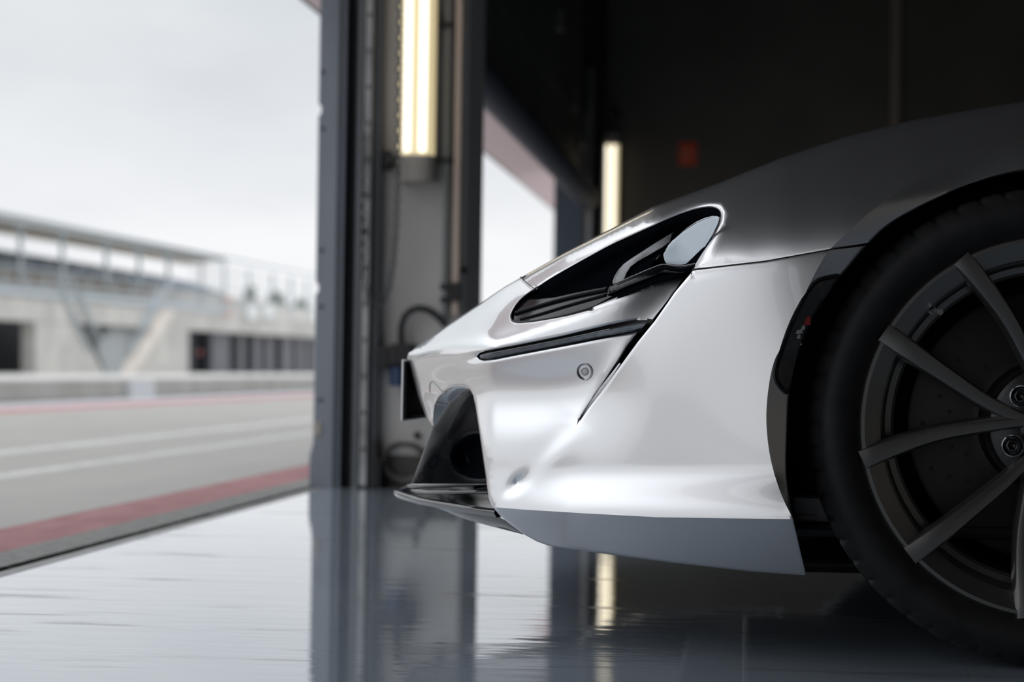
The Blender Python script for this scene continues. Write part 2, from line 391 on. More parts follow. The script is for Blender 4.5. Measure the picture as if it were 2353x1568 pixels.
# chain hanging along the light
t = thing('hoist_chain', 'long door hoist chain hanging in front of the lit tube light', 'chain', tuple(pz(925, 380, 6.93)))
def link_at(m, p, tdir, flip, s=1.):
    p = Vector(p); tdir = Vector(tdir).normalized(); sd = Vector((1, 0, 0)) if flip else Vector((0, 1, 0))
    sd = (sd - sd.dot(tdir) * tdir).normalized(); pts = []
    for k in range(13):
        a = 2 * PI * k / 12; pts.append(p + tdir * math.sin(a) * .0125 * s + sd * math.cos(a) * .0065 * s)
    m.tube(pts, .0022 * s, 5, caps=False)
def chain(m, path, s=1.):
    path = [Vector(p) for p in path]; d = 0; step = .0185 * s * 1.36; i = 0; acc = 0; fl = False
    for i in range(len(path) - 1):
        seg = (path[i + 1] - path[i]); L = seg.length; u = acc
        while u < L:
            link_at(m, path[i] + seg * (u / L), seg, fl, s * 1.4); fl = not fl; u += step
        acc = u - L
m = MB(); chain(m, [pz(917, 390, 6.94), (pz(917, 0, 6.94)[0], 6.94, 3.2)]); o = m.build('front_strand', CHAINM, t); o['kind'] = 'stuff'
m = MB(); chain(m, [pz(x, y, 6.94) for x, y in [(917, 390), (914, 440), (911, 520), (905, 600), (895, 660), (880, 697), (866, 708), (853, 700), (842, 680), (838, 640), (836, 560), (836, 300)]], .8)
o = m.build('slack_loop', CHAINM, t); o['kind'] = 'stuff'
# coiled hose in the gloom, black block at the pillar foot
m = MB(); pts = []
for k in range(60):
    a = 2 * PI * k / 20; rr = .068 + .006 * math.sin(k * .7); pts.append(Vector(pz(930, 1062, 7.03)) + Vector((rr * math.cos(a), -.004 * (k / 20), rr * .9 * math.sin(a))))
m.tube(pts, .006, 8); o = m.build('hose_coil', COILM); tag(o, 'dark coiled hose hanging low on the pillar face', 'hose')
a = pz(856, 1010, 7.0); c = pz(878, 1100, 7.0); m = MB(); m.box(a[0], a[0] + .02, 6.99, 7.058, 0.001, a[2]); m.box(a[0] + .02, c[0], 6.98, 7.058, 0.001, a[2] - .06)
o = m.build('door_stop', BLK); tag(o, 'black stepped door stop block at the foot of the track', 'block'); bevel(o, .006)
# ---- second bay: part-closed door leaf, roller, track, awning
t = thing('overhead_door', 'dark part lowered overhead door of the next bay', 'door', (-1.2, 12, 1.7))
for k in range(4):
    z0 = 1.66 + k * .48; m = MB(); m.box(-1.235, -1.195, PY1, 15.68, z0, z0 + .474); o = m.build('door_section', DOORL, t); bevel(o, .006)
m = MB(); m.tube([(-1.15, PY1 + .02, 1.636), (-1.15, 15.66, 1.636)], .0785, 28); m.build('roller', TUBE_D, t, sharp=50)
m = MB(); m.tube([(-1.15, 15.66, 1.636), (-1.15, 15.72, 1.636)], .03, 14); m.build('roller_axle', TRACK, t, sharp=50)
for k, (yy, zz) in enumerate([(13.4, 2.5), (14.6, 2.15), (15.2, 1.95), (15.55, 2.1)]):
    m = MB(); m.box(-1.195, -1.165, yy, yy + .10, zz, zz + .14); o = m.build('hinge', TRACK, t); bevel(o, .006)
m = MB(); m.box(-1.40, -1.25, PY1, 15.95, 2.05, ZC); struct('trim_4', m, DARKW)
t = thing('vertical_track', 'bronze lit vertical door track beside the far tube light', 'track', (-1.15, 15.8, 0))
m = MB(); m.box(-1.175, -1.13, 15.76, 15.93, .001, 2.6); o = m.build('rail', TRACK, t); bevel(o, .006)
m = MB(); m.box(-1.20, -1.176, 15.745, 15.93, .001, 2.6); m.build('angle', DARKW, t)
m = MB(); m.box(-1.415, -1.19, 15.85, 15.95, 0, 2.35); struct('door_frame', m, mat('blue_dark_jamb', (.05, .07, .10), .5))
for (ya, yb2, lab) in ((-4.4, 7.0, 'mauve cloth blind strip along the top of the open bay, just in the corner'), (7.55, 27, 'mauve cloth blind strip hanging outside the next bay under the dark roller')):
    t = thing('window_blind', lab, 'blind', (-1.6, (ya + yb2) / 2, 1.8), 'cloth blinds outside the doors')
    m = MB(); ny = 24; vs = []
    for k in range(ny + 1):
        y = ya + (yb2 - ya) * k / ny
        for i in range(7): u = i / 6; vs.append((-1.43 - .32 * u, y, 1.93 - .10 * u + .006 * math.sin(PI * u)))
    m.add(vs, [(k * 7 + i, k * 7 + i + 1, (k + 1) * 7 + i + 1, (k + 1) * 7 + i) for k in range(ny) for i in range(6)]); m.build('cloth', AWN, t)
    m = MB(); m.tube([(-1.75, ya, 1.833), (-1.75, yb2, 1.833)], .007, 8); m.build('hem_bar', STEEL_B, t)
    for yy in (ya + .01, yb2 - .03): m = MB(); m.prism([(-1.40, yy, 1.95), (-1.40, yy, 1.93), (-1.76, yy, 1.826), (-1.76, yy, 1.84)], (0, .02, 0)); m.build('side_arm', STEEL_B, t)
# ---- far wall: trunking, red sign, ring bracket
p = atY(2057, 200, YW)
m = MB(); m.box(p[0] - .028, p[0] + .028, YW - .04, YW, 0.001, ZC - .01); o = m.build('cable_trunking', TRUNK); tag(o, 'vertical brown cable trunking on the dark far wall', 'trunking')
a = atY(1561, 328, YW - .01); c = atY(1600, 380, YW - .01)
t = thing('fire_sign', 'small red fire equipment sign on the dark far wall', 'sign', ((a[0] + c[0]) / 2, YW - .01, c[2]))
m = MB(); m.box(a[0], c[0], YW - .012, YW - .001, c[2], a[2]); m.build('board', SIGNR, t)
wS = c[0] - a[0]; hS = a[2] - c[2]
m = MB()
def sb(u0, u1, v0, v1): m.box(a[0] + wS * u0, a[0] + wS * u1, YW - .015, YW - .012, c[2] + hS * v0, c[2] + hS * v1)
sb(.22, .42, .2, .62); sb(.26, .38, .62, .74); sb(.38, .55, .66, .72); sb(.58, .64, .3, .8); sb(.70, .76, .2, .6)
m.build('pictogram', SIGNW, t)
p = atY(1405, 266, 16.1)
m = MB(); pts = [Vector(p) + Vector((.055 * math.cos(2 * PI * k / 20 - .6), 0, .055 * math.sin(2 * PI * k / 20 - .6))) for k in range(17)]
m.tube(pts, .016, 8); o = m.build('cable_loop', BLK); tag(o, 'black cable loop above the far tube light', 'cable')
m = MB(); m.box(-1.10, -1.065, 15.9, 15.95, 0.001, ZC - .01); o = m.build('corner_post', BLK); tag(o, 'black vertical post left of the far tube light', 'post')

# ================================================================= OUTSIDE
m = MB(); m.box(-7.28, -7.0, -30, 140, 0, .225); o = m.build('pit_wall', PITW); tag(o, 'low concrete pit wall along the far side of the pit lane', 'wall'); bevel(o, .03)
a = atX(292, 893, -6.98); c = atX(345, 918, -6.98)
m = MB(); m.box(-6.995, -6.93, a[1], c[1], 0, .2); o = m.build('gate_panel', mat('pale_gate', (.52, .53, .55), .6)); tag(o, 'pale gate panel set against the low pit wall', 'gate')
BX = -24.
def fp(px, py, X=BX):
    if px == -150: py = 857 + (py - 857) * (-900 - 1715) / (-150 - 1715); px = -900      # carry straight runs on past the frame
    return tuple(atX(px, py, X))
def poly_px(m, pts, X=BX, d=-.5, mi=0): m.prism([fp(x, y, X) for x, y in pts], (d, 0, 0), mi)
t = thing('pit_building', 'long pale concrete building with dark openings across the pit lane', 'building', (BX - 1, 60, 0))
m = MB(); poly_px(m, [(-150, 676), (760, 741), (760, 778), (430, 758), (260, 748), (178, 744), (84, 740), (-150, 729)], d=-.7); m.build('floor_slab', CONC, t)
m = MB(); poly_px(m, [(82, 741), (178, 746), (252, 884), (82, 884)], BX + .02); m.build('wall', CONC, t)
m = MB(); poly_px(m, [(398, 722), (434, 757), (434, 882), (298, 882)], BX + .02); m.build('wall', CONC, t)
m = MB(); poly_px(m, [(68, 742), (84, 743), (84, 884), (68, 884)], BX - .5, -.2); m.build('jamb', PITW, t)
m = MB(); poly_px(m, [(-150, 725), (90, 735), (90, 884), (-150, 884)], BX - 2, -.2); m.build('opening', DARKO, t)
m = MB(); poly_px(m, [(170, 735), (270, 740), (225, 815)], BX - 1.5, -.2); m.build('opening', DARKO, t)
m = MB(); poly_px(m, [(425, 750), (800, 760), (800, 884), (425, 884)], BX - 1.2, -.2); m.build('opening', DARKO, t)
for x0, x1 in [(487, 528), (549, 563), (583, 600), (612, 630), (648, 672), (682, 700), (708, 722), (735, 752)]:
    m = MB(); poly_px(m, [(x0, 752), (x1, 752), (x1, 881), (x0, 881)], BX - .6, -.3); m.build('louvre', LOUV, t)
m = MB(); poly_px(m, [(457, 805), (463, 805), (463, 816), (457, 816)], BX - .5, -.05); o = m.build('red_marker', REDM, t); tag(o, 'small red marker')
m = MB(); poly_px(m, [(286, 868), (304, 872), (404, 716), (392, 711)], BX + .3, -.5); o = m.build('stair_parapet', CONC2, t); tag(o, 'cream sloping stair parapet')
nS = 18
for k in range(nS):
    y1 = 884 - k * 8.2; y0 = y1 - 8.2
    xl = (252 + (y1 - 884) * .36) if y1 > 805 else (224 + (805 - y1) * .62)
    xr = 290 + (870 - y1) * .68
    m = MB(); poly_px(m, [(xl, y1), (xr, y1), (xr, y0), (xl, y0)], BX - .03 * k + .1, -.9); m.build('step', mat('step_grey', (.34, .355, .36), .8) if k == 0 else bpy.data.materials['step_grey'], t)
for (q0, q1) in [((128, 632), (205, 800)), ((160, 632), (235, 790)), ((398, 640), (300, 805)), ((372, 660), (318, 760))]:
    for dz in (0, -14):
        m = MB(); m.tube([fp(q0[0], q0[1] + dz + 10, BX + .1), fp(q1[0], q1[1] + dz + 10, BX + .1)], .035, 8); m.build('stair_handrail', STEEL_B, t)
# balcony railing
t = thing('balcony_railing', 'grey blue balcony railing along the top of the concrete building', 'railing', (BX, 60, 2.3))
def lineY(py0, py1, px): return py0 + (py1 - py0) * px / 715
for (a0, a1, th) in [((-150, 613), (760, 690), .02), ((-150, 652), (760, 716), .03)]:
    m = MB(); m.tube([fp(*a0, BX + .06), fp(*a1, BX + .06)], th, 8); m.build('rail', STEEL_B, t)
m = MB(); poly_px(m, [(-150, 655), (530, 707), (530, 719), (-150, 672)], BX + .08, -.05); m.build('kick_panel', STEEL_B, t)
for x in [-620, -420, -260, -150.5, -60, 12, 62, 104, 150, 205, 262, 305, 350, 402, 455, 508, 562, 615, 668, 715]:
    y0 = 627 + x * .089; m = MB(); m.tube([fp(x, y0 - 6, BX + .06), fp(x, y0 + 52, BX + .06)], .035, 8); m.build('post', STEEL_B, t)
for y in (690, 720):
    m = MB(); poly_px(m, [(521, y - 3), (529, y - 3), (529, y + 4), (521, y + 4)], BX + .1, -.05); o = m.build('marker', ORANGE, t); tag(o, 'orange marker')
for x, y in ((580, 722), (618, 720)):
    m = MB(); poly_px(m, [(x - 10, y - 20), (x + 12, y - 20), (x + 12, y + 12), (x - 10, y + 12)], BX + .12, -.05); o = m.build('notice_board', mat('notice_white', (.7, .72, .72), .6), t); tag(o, 'white notice board')
# grandstand
t = thing('grandstand', 'covered grandstand with brown roof and glazed row above the railing', 'grandstand', (BX - 6, 60, 2.4))
gx = BX - 5
m = MB(); m.prism([fp(-150, 464, BX - 1), fp(520, 596, BX - 1), fp(520, 602, BX - 1), fp(-150, 478, BX - 1)], (-.3, 0, 0)); m.build('roof_fascia', ROOFU, t)
rf = [fp(-150, 470, BX - 1), fp(515, 598, BX - 1), fp(430, 609, gx - 4), fp(-150, 523, gx - 4)]
m = MB(); m.prism(rf, (0, 0, .15)); m.build('roof', ROOFU, t)
m = MB(); poly_px(m, [(-150, 562), (20, 577), (365, 634), (395, 640), (445, 650), (515, 676), (515, 680), (365, 660), (-150, 606)], gx - 2, -.2); m.build('glazing', GLAZ, t)
for x in (8, 45, 60, 100, 140, 178, 215, 245, 280, 318):
    y0 = 574 + x * .163; m = MB(); poly_px(m, [(x, y0), (x + 12, y0 + 2), (x + 12, y0 + 26), (x, y0 + 24)], gx - 1.9, -.1); m.build('window_panel', mat('panel_pale', (.22, .27, .32), .4) if x == 8 else bpy.data.materials['panel_pale'], t)
m = MB(); poly_px(m, [(-150, 604), (380, 662), (520, 680), (720, 712), (720, 745), (-150, 690)], gx - 1, -.4); m.build('deck', SEAT, t)
for x in (-560, -360, -200, -60, 47, 143, 244, 320, 387):
    yt = 484 + (x + 60) * .196 + 4; m = MB(); m.tube([fp(x, yt, BX - 1.2), fp(x, 640 + x * .075, BX - 1.2)], .085, 8); m.build('column', STEEL_B, t)
    m = MB(); m.tube([fp(x - 16, yt - 2, BX - 1.2), fp(x, yt + 30, BX - 1.2), fp(x + 14, yt + 6, BX - 1.2)], .04, 8); m.build('brace', STEEL_B, t)
for (a0, a1) in [((-150, 468), (760, 640)), ((-150, 480), (520, 604))]:
    m = MB(); m.tube([fp(*a0, BX - .8), fp(*a1, BX - .8)], .05, 8); m.build('truss_chord', STEEL_B, t)
# debris fence on the right
t = thing('debris_fence', 'tall thin debris fence posts right of the grandstand roof', 'fence', (BX - 1, 100, 2.4))
for x in (463, 516, 572, 626, 668, 705):
    m = MB(); m.tube([fp(x, 600 + (x - 463) * .17, BX - 1.5), fp(x, 700 + (x - 463) * .08, BX - 1.5)], .06, 8); m.build('post', STEEL_B, t)
m = MB()
for x in range(440, 760, 7):
    m.tube([fp(x, 602 + (x - 463) * .17, BX - 1.6), fp(x, 700 + (x - 463) * .08, BX - 1.6)], .012, 5)
o = m.build('wire_mesh', STEEL_B, t); o['kind'] = 'stuff'
for i, (px, w_, h_) in enumerate([(572, 30, 26), (632, 40, 22), (690, 34, 14)]):
    m = MB(); base = Vector(fp(px, 725, -70)); rng = random.Random(i)
    m = MB(); vs = []; n_ = 14
    for k in range(90):
        a = rng.random() * 2 * PI; h = rng.random(); r_ = (1 - h * .7) * w_ / 20 * rng.random() ** .5
        c0 = base + Vector((math.sin(a) * r_, math.cos(a) * r_ * 2, h * h_ / 7 + .2)); s_ = .35 + rng.random() * .3
        m.add([c0 + Vector((0, s_ * q, s_ * r2)) for q, r2 in ((-1, -.6), (.9, -.8), (.7, .9), (-.8, .7))] + [c0 + Vector((.5, 0, 0))], [(0, 1, 4), (1, 2, 4), (2, 3, 4), (3, 0, 4), (0, 3, 2, 1)])
    m.tube([base - Vector((0, 0, base.z)), base + Vector((0, 0, h_ / 14))], .12, 8)
    o = m.build('distant_tree', TREE); tag(o, ['small distant tree behind the fence nearest the grandstand', 'middle distant tree seen through the debris fence', 'small distant tree beside the steel door frame'][i], 'tree', 'trees beyond the fence')
# ================================================================= THE CAR
YC = 3.87
CAR = thing('sports_car', 'silver white sports car with open front corner intake, standing on the glossy garage floor', 'car', (0.4, YC, 0))
def zm(pts, ox, oy, k): return [(ox + x * k, oy + y * k) for x, y in pts]
ZA = lambda p: zm(p, 1160, 420, .2296)
ZB = lambda p: zm(p, 900, 680, .2041)
ZC_ = lambda p: zm(p, 1040, 720, .2125)
ZD = lambda p: zm(p, 880, 1060, .1785)
ZE = lambda p: zm(p, 1740, 540, .2679)
ZH = lambda p: zm(p, 1640, 1080, .2168)
ZI = lambda p: zm(p, 1500, 220, .3699)
ZJ = lambda p: zm(p, 1100, 1100, .34)
ZL = lambda p: zm(p, 1380, 460, .1403)

class RBF:
    """thin plate spline through (px, py) -> lateral position"""
    def __init__(s, pts):
        P = np.array(pts, float); s.p = P[:, :2] / 1000; n = len(P)
        K = s.k(np.linalg.norm(s.p[:, None] - s.p[None], axis=2)); A = np.zeros((n + 3, n + 3))
        A[:n, :n] = K + np.eye(n) * 2e-4; A[:n, n] = 1; A[:n, n + 1:] = s.p; A[n, :n] = 1; A[n + 1:, :n] = s.p.T
        s.w = np.linalg.solve(A, np.r_[P[:, 2], 0, 0, 0])
    @staticmethod
    def k(r): return np.where(r > 1e-9, r * r * np.log(np.maximum(r, 1e-9)), 0)
    def __call__(s, q):
        q = np.asarray(q, float) / 1000; d = np.linalg.norm(q[:, None] - s.p[None], axis=2)
        return s.k(d) @ s.w[:-3] + s.w[-3] + q @ s.w[-2:]
def resample(pts, step, closed=False):
    P = [np.array(p, float) for p in pts]
    if closed: P = P + [P[0]]
    out = []
    for a, b in zip(P[:-1], P[1:]):
        L = np.linalg.norm(b - a); k = max(1, int(round(L / step)))
        for i in range(k): out.append(a + (b - a) * i / k)
    if not closed: out.append(P[-1])
    return np.array(out)
def smooth(pts, it=1, closed=False):
    """Chaikin corner cutting keeps the ends"""
    P = [np.array(p, float) for p in pts]
    for _ in range(it):
        Q = [] if closed else [P[0]]
        m = len(P)
        for i in range(m if closed else m - 1):
            a, b = P[i], P[(i + 1) % m]; Q += [a * .75 + b * .25, a * .25 + b * .75]
        if not closed: Q.append(P[-1])
        P = Q
    return [tuple(p) for p in P]
def dist_poly(q, poly):
    """distance of each point to an open polyline, and the parameter (0..1) along it"""
    q = np.asarray(q, float); P = np.asarray(poly, float); best = np.full(len(q), 1e9); tb = np.zeros(len(q))
    seg = np.linalg.norm(np.diff(P, axis=0), axis=1); cum = np.r_[0, np.cumsum(seg)]
    for i in range(len(P) - 1):
        a = P[i]; d = P[i + 1] - a; L2 = max(d @ d, 1e-12)
        t = np.clip(((q - a) @ d) / L2, 0, 1); dd = np.linalg.norm(q - a - t[:, None] * d, axis=1)
        k = dd < best; best[k] = dd[k]; tb[k] = (cum[i] + t[k] * seg[i]) / cum[-1]
    return best, tb
def inside(q, poly):
    q = np.asarray(q); P = np.asarray(poly); r = np.zeros(len(q), bool); j = len(P) - 1
    for i in range(len(P)):
        xi, yi = P[i]; xj, yj = P[j]
        c = ((yi > q[:, 1]) != (yj > q[:, 1])) & (q[:, 0] < (xj - xi) * (q[:, 1] - yi) / (yj - yi + 1e-12) + xi)
        r ^= c; j = i
    return r
def sstep(x, a, b):
    t = np.clip((x - a) / (b - a), 0, 1); return t * t * (3 - 2 * t)
def unproj(q, Y):
    q = np.asarray(q, float); d = np.stack([q[:, 0] - W / 2, -(q[:, 1] - H / 2), np.full(len(q), -F)], 1) @ CAMR.T
    return CAMC + d * (np.asarray(Y) / d[:, 1])[:, None]
def panel(name, boundary, hfun, material, parent=CAR, step=9, bstep=5, rings=(1.5, 4, 8), rolls=(), creases=(), thick=.012, mirror=False, sharp=35, extra=None, offset=0.):
    """sheet-metal panel: outline in the side view, lateral position from hfun, rolled edges, folded-in rim"""
    B = resample(boundary, bstep, True)
    nb = len(B); pts = [B]
    # offset rings inwards
    area = .5 * np.sum(B[:, 0] * np.roll(B[:, 1], -1) - np.roll(B[:, 0], -1) * B[:, 1])
    T = np.roll(B, -1, 0) - np.roll(B, 1, 0); T /= np.linalg.norm(T, axis=1)[:, None] + 1e-9
    Nn = np.stack([-T[:, 1], T[:, 0]], 1) * (1 if area > 0 else -1)
    closedB = np.vstack([B, B[:1]])
    def keep(Q, dmin):
        ok = inside(Q, B); Q = Q[ok]; d, _ = dist_poly(Q, closedB); return Q[d > dmin]
    allr = []
    for r_ in rings:
        Q = keep(B + Nn * r_, r_ * .85); allr.append(Q)
    x0, y0 = B.min(0); x1, y1 = B.max(0)
    gx_, gy_ = np.meshgrid(np.arange(x0, x1, step), np.arange(y0, y1, step * .866))
    gx_[1::2] += step / 2
    Q = keep(np.stack([gx_.ravel(), gy_.ravel()], 1), (rings[-1] if rings else 0) + step * .55)
    edges = [(i, (i + 1) % nb) for i in range(nb)]; cur = nb; cr = []
    crs = []
    for c in creases:
        R = resample(c, bstep * 1.2); ok = inside(R, B); R = R[ok]
        if len(R) < 2: continue
        d, _ = dist_poly(R, closedB); R = R[d > 1.]
        crs.append(R)
    for R in crs:
        d, _ = dist_poly(Q, R); Q = Q[d > step * .45]
        allr = [q[dist_poly(q, R)[0] > 2.0] if len(q) else q for q in allr]
    pts = [B] + crs + [q for q in allr if len(q)] + [Q]
    for R in crs:
        edges += [(cur + i, cur + i + 1) for i in range(len(R) - 1) if np.linalg.norm(R[i] - R[i + 1]) < bstep * 3]; cur += len(R)
    V = np.vstack(pts)
    res = delaunay_2d_cdt([Vector((float(x), float(y))) for x, y in V], edges, [list(range(nb))], 1, 1e-4)
    VV = np.array([(v.x, v.y) for v in res[0]]); TR = [tuple(f) for f in res[2]]
    cen = np.array([VV[list(f)].mean(0) for f in TR]); ok = inside(cen, B); TR = [f for f, k in zip(TR, ok) if k]
    def hh(q):
        Y = np.array(hfun(q), float) + offset
        for poly, r_, amt in rolls:
            d, _ = dist_poly(q, poly); u = np.clip(d / r_, 0, 1); Y = Y + amt * (1 - np.sqrt(1 - (1 - u) ** 2))
        return Y
    Y = hh(VV); P = unproj(VV, Y)
    # orient faces towards the camera (-y)
    tr2 = []
    for f in TR:
        a, b_, c = P[f[0]], P[f[1]], P[f[2]]
        tr2.append(f if np.cross(b_ - a, c - a)[1] < 0 else f[::-1])
    m = MB(); m.add(P, tr2)
    if thick:
        cnt = {}
        for f in tr2:
            for i in range(3):
                e_ = (f[i], f[(i + 1) % 3]); cnt[tuple(sorted(e_))] = cnt.get(tuple(sorted(e_)), []) + [e_]
        be = [v[0] for v in cnt.values() if len(v) == 1]
        idx = sorted({i for e_ in be for i in e_}); mp_ = {v: k for k, v in enumerate(idx)}
        k0 = len(idx); Pi = [P[i] for i in idx]; Po = [P[i] + np.array([0, thick, 0]) for i in idx]
        m.add(Pi + Po, [(mp_[b_], mp_[a], k0 + mp_[a], k0 + mp_[b_]) for a, b_ in be], 0)
    if extra: extra(m)
    if mirror == 'own':
        m2 = MB(); m2.add([(v[0], 2 * YC - v[1], v[2]) for v in m.v], [f[::-1] for f in m.f]); o = m.build(name, material, parent, sharp=sharp); m2.build(name, material, parent, sharp=sharp); return o
    if mirror:
        nv = len(m.v); fs = list(m.f); vs = [(v[0], 2 * YC - v[1], v[2]) for v in m.v]
        m.add(vs, [f[::-1] for f in fs])
    return m.build(name, material, parent, sharp=sharp)

# ------------------------------------------------ outlines read along the car's side
ARCH_UP = ZI([(1350, 912), (1450, 810), (1600, 720), (1800, 620), (2000, 535), (2306, 460)]) + [(2420, 383)]
ARCH_UP = smooth(ARCH_UP, 2)
arch_right = [(2520, 388), (2640, 420), (2740, 475), (2830, 560), (2900, 660), (2950, 790), (2985, 940), (3000, 1100), (3005, 1290)]
ARCH_LO = ZI([(1326, 932)]) + ZE([(740, 330), (690, 375), (520, 640), (440, 800), (370, 980), (320, 1120), (270, 1390), (262, 1568)]) + ZH([(765, 0), (800, 280), (845, 520), (900, 760), (985, 1120)])
ARCH_LO = smooth(ARCH_LO, 1)
CREASE_UP = [(2520, 325), (2420, 328)] + ZI([(2306, 310), (2000, 370), (1700, 500), (1500, 610), (1300, 760), (1130, 925)])
CREASE_LO = ZI([(1090, 965), (1030, 1060), (960, 1200), (880, 1380), (800, 1560)]) + [(1775, 835), (1762, 915), (1760, 980), (1770, 1060), (1795, 1140), (1822, 1192)]
CREST = ZI([(0, 690), (400, 545), (800, 385), (1200, 255), (1600, 155), (2000, 85), (2306, 35)])
CREST = [(1203, 636), (1300, 580), (1400, 528)] + CREST + [(2440, 230), (2560, 240), (2700, 262), (2850, 290), (3000, 310), (3140, 320)]
RIDGE = [(947, 804.5), (968, 789), (992, 774), (1026.5, 750), (1069, 721), (1104, 698), (1126, 682), (1160, 659), (1197, 638)]
HSEAM = [(1197, 638), (1203.6, 646), (1215, 656.5), (1230, 666)]
HL_TOP = ZA([(310, 1060), (450, 965), (650, 850), (850, 740), (1050, 630), (1250, 540), (1450, 450), (1650, 360), (1800, 300), (1950, 260), (2060, 250), (2130, 270), (2160, 310), (2150, 400), (2100, 500), (2030, 620), (1960, 720), (1900, 820), (1870, 865)])
HL_TOP = smooth(HL_TOP, 1)
HL_LEFT = ZA([(310, 1060), (230, 1110), (150, 1180), (90, 1260), (60, 1330), (70, 1380), (100, 1395), (150, 1400), (300, 1385), (500, 1350), (650, 1318), (870, 1250)])
BROW_TOP = [(1360, 707), (1412, 684), (1458, 663), (1504, 644), (1550, 632), (1579, 626.5)]
SLOT_TOP = ZC_([(1990, 78), (1700, 130), (1200, 245), (700, 345), (350, 410), (290, 432), (268, 470)])
SLOT_BOT = ZC_([(268, 470), (290, 497), (340, 514), (450, 502), (700, 452), (1200, 357), (1600, 277), (2040, 182)])
WEDGE_IN = ZC_([(2040, 182), (1900, 360), (1800, 520), (1600, 800), (1450, 1020), (1372, 1148)])
WEDGE_OUT = ZC_([(1376, 1152), (1450, 1054), (1600, 866), (1830, 548), (2000, 312)]) + [(1504, 739)] + ZA([(1700, 1100), (1882, 882)])
SEAM = ZI([(245, 1083), (700, 1029), (1110, 955), (1326, 930)])
BOTTOM = ZJ([(2215, 660), (1830, 630), (1300, 570), (780, 500), (470, 455), (390, 425), (300, 375), (200, 300), (130, 240), (100, 195)])
FRONT_E = ZD([(1400, 575), (1360, 470), (1330, 260), (1290, 0)]) + ZB([(990, 1568), (945, 1260), (915, 1120), (880, 1060), (830, 1030), (760, 1020), (680, 1035), (590, 1090), (530, 1150), (490, 1230), (475, 1340), (465, 1490)])
NOSE_S = ZB([(465, 1490), (380, 1350), (300, 1140), (240, 920), (200, 760), (170, 720), (172, 680), (190, 640), (230, 608)])
LOWC = ZJ([(110, 195), (300, 210), (700, 235), (1200, 262), (1700, 270), (2120, 275)])
LOWC = [(1134, 1164)] + LOWC

# ------------------------------------------------ lateral position of the outer skin
CRX, CRY = [p[0] for p in RIDGE + CREST[1:]], [p[1] for p in RIDGE + CREST[1:]]
BRX = [930, 960, 985, 1030, 1090, 1180, 1240, 1309, 1360, 1412, 1458, 1504, 1550, 1590]
BRY = [812, 808, 801, 793, 785, 765, 746, 724, 707, 684, 663, 644, 632, 622]
class SM:
    """piecewise curve softened along x"""
    def __init__(s, xs, ys, sg):
        s.x = np.arange(xs[0] - 4 * sg, xs[-1] + 4 * sg + 1, 2.)
        a = (ys[1] - ys[0]) / (xs[1] - xs[0]); b_ = (ys[-1] - ys[-2]) / (xs[-1] - xs[-2])
        y = np.interp(s.x, xs, ys); y = np.where(s.x < xs[0], ys[0] + a * (s.x - xs[0]), y); y = np.where(s.x > xs[-1], ys[-1] + b_ * (s.x - xs[-1]), y)
        k = np.exp(-.5 * (np.arange(-3 * sg, 3 * sg + 1, 2.) / sg) ** 2); k /= k.sum(); n_ = len(k) // 2
        s.y = np.convolve(np.pad(y, n_, mode='edge'), k, 'valid')[:len(s.x)]
    def __call__(s, x): return np.interp(x, s.x, s.y)
CRS = SM(CRX, CRY, 14); BRS = SM(BRX, BRY, 14)
YRS = SM([935, 950, 992, 1040, 1100, 1160, 1200, 1240], [3.72, 3.66, 3.50, 3.395, 3.32, 3.285, 3.27, 3.25], 14)
LCR = SM([1200, 1600, 1750, 1900, 2000, 2353, 3000], [175, 215, 250, 275, 285, 285, 285], 60)
BWF = SM([1240, 1420, 1592, 1700], [1, .5, .2, .1], 40)
def softplus(w): return np.where(w > 30, w, np.log1p(np.exp(np.minimum(w, 30))))
def base(x):
    t = np.clip(1850 - x, 0, None)
    return 2.922 + 1.9e-7 * t ** 2 + 7.5e-5 * 40 * softplus((1930 - x) / 40) + .45 * np.clip((1135 - x) / 195, 0, None) ** 1.8 + .00012 * np.clip(x - 2850, 0, None)
AE = np.array(list(arch_right[::-1]) + list(map(tuple, ARCH_UP))[::-1] + list(map(tuple, ARCH_LO)))
AC = np.array([(3080, 1300), (3070, 1100), (3045, 920), (3000, 760), (2935, 610), (2850, 500), (2740, 405), (2620, 350)] + CREASE_UP + CREASE_LO)
AC = np.array(smooth(AC, 3)); AE = np.array(smooth(AE, 1))
ACU = [p for p in AC if p[1] < np.interp(p[0], [1500, 2050], [640, 556]) + 2 or p[0] > 2030]; ACL = [p for p in AC if p[0] < 2030 and p[1] > np.interp(p[0], [1500, 2050], [640, 556])]
INSIDE_BAND = np.array(list(AE) + list(AC[::-1]))
def flange(q):
    d1, _ = dist_poly(q, AE); d2, _ = dist_poly(q, AC); ib = inside(q, INSIDE_BAND) | (d1 < .8)
    fade = 1 - .55 * sstep(q[:, 1], 900, 1150)
    return np.where(ib, (.024) * fade * (d2 / (d1 + d2 + 1e-6)), 0)
def crown(q):
    x, y = q[:, 0], q[:, 1]; s_ = np.clip(y - CRS(x), 0, None)
    L = LCR(x)
    return .20 * np.clip(1 - s_ / L, 0, 1) ** 2.3
def tumble(q): return .018 * ((q[:, 1] - 1150) / 500) ** 2
def clam_h(q):
    q = np.asarray(q, float)
    return base(q[:, 0]) + crown(q) + .05 * np.clip((1720 - q[:, 0]) / 520, 0, 1) ** 1.8 + tumble(np.stack([q[:, 0], np.maximum(q[:, 1], 600)], 1)) + flange(q)
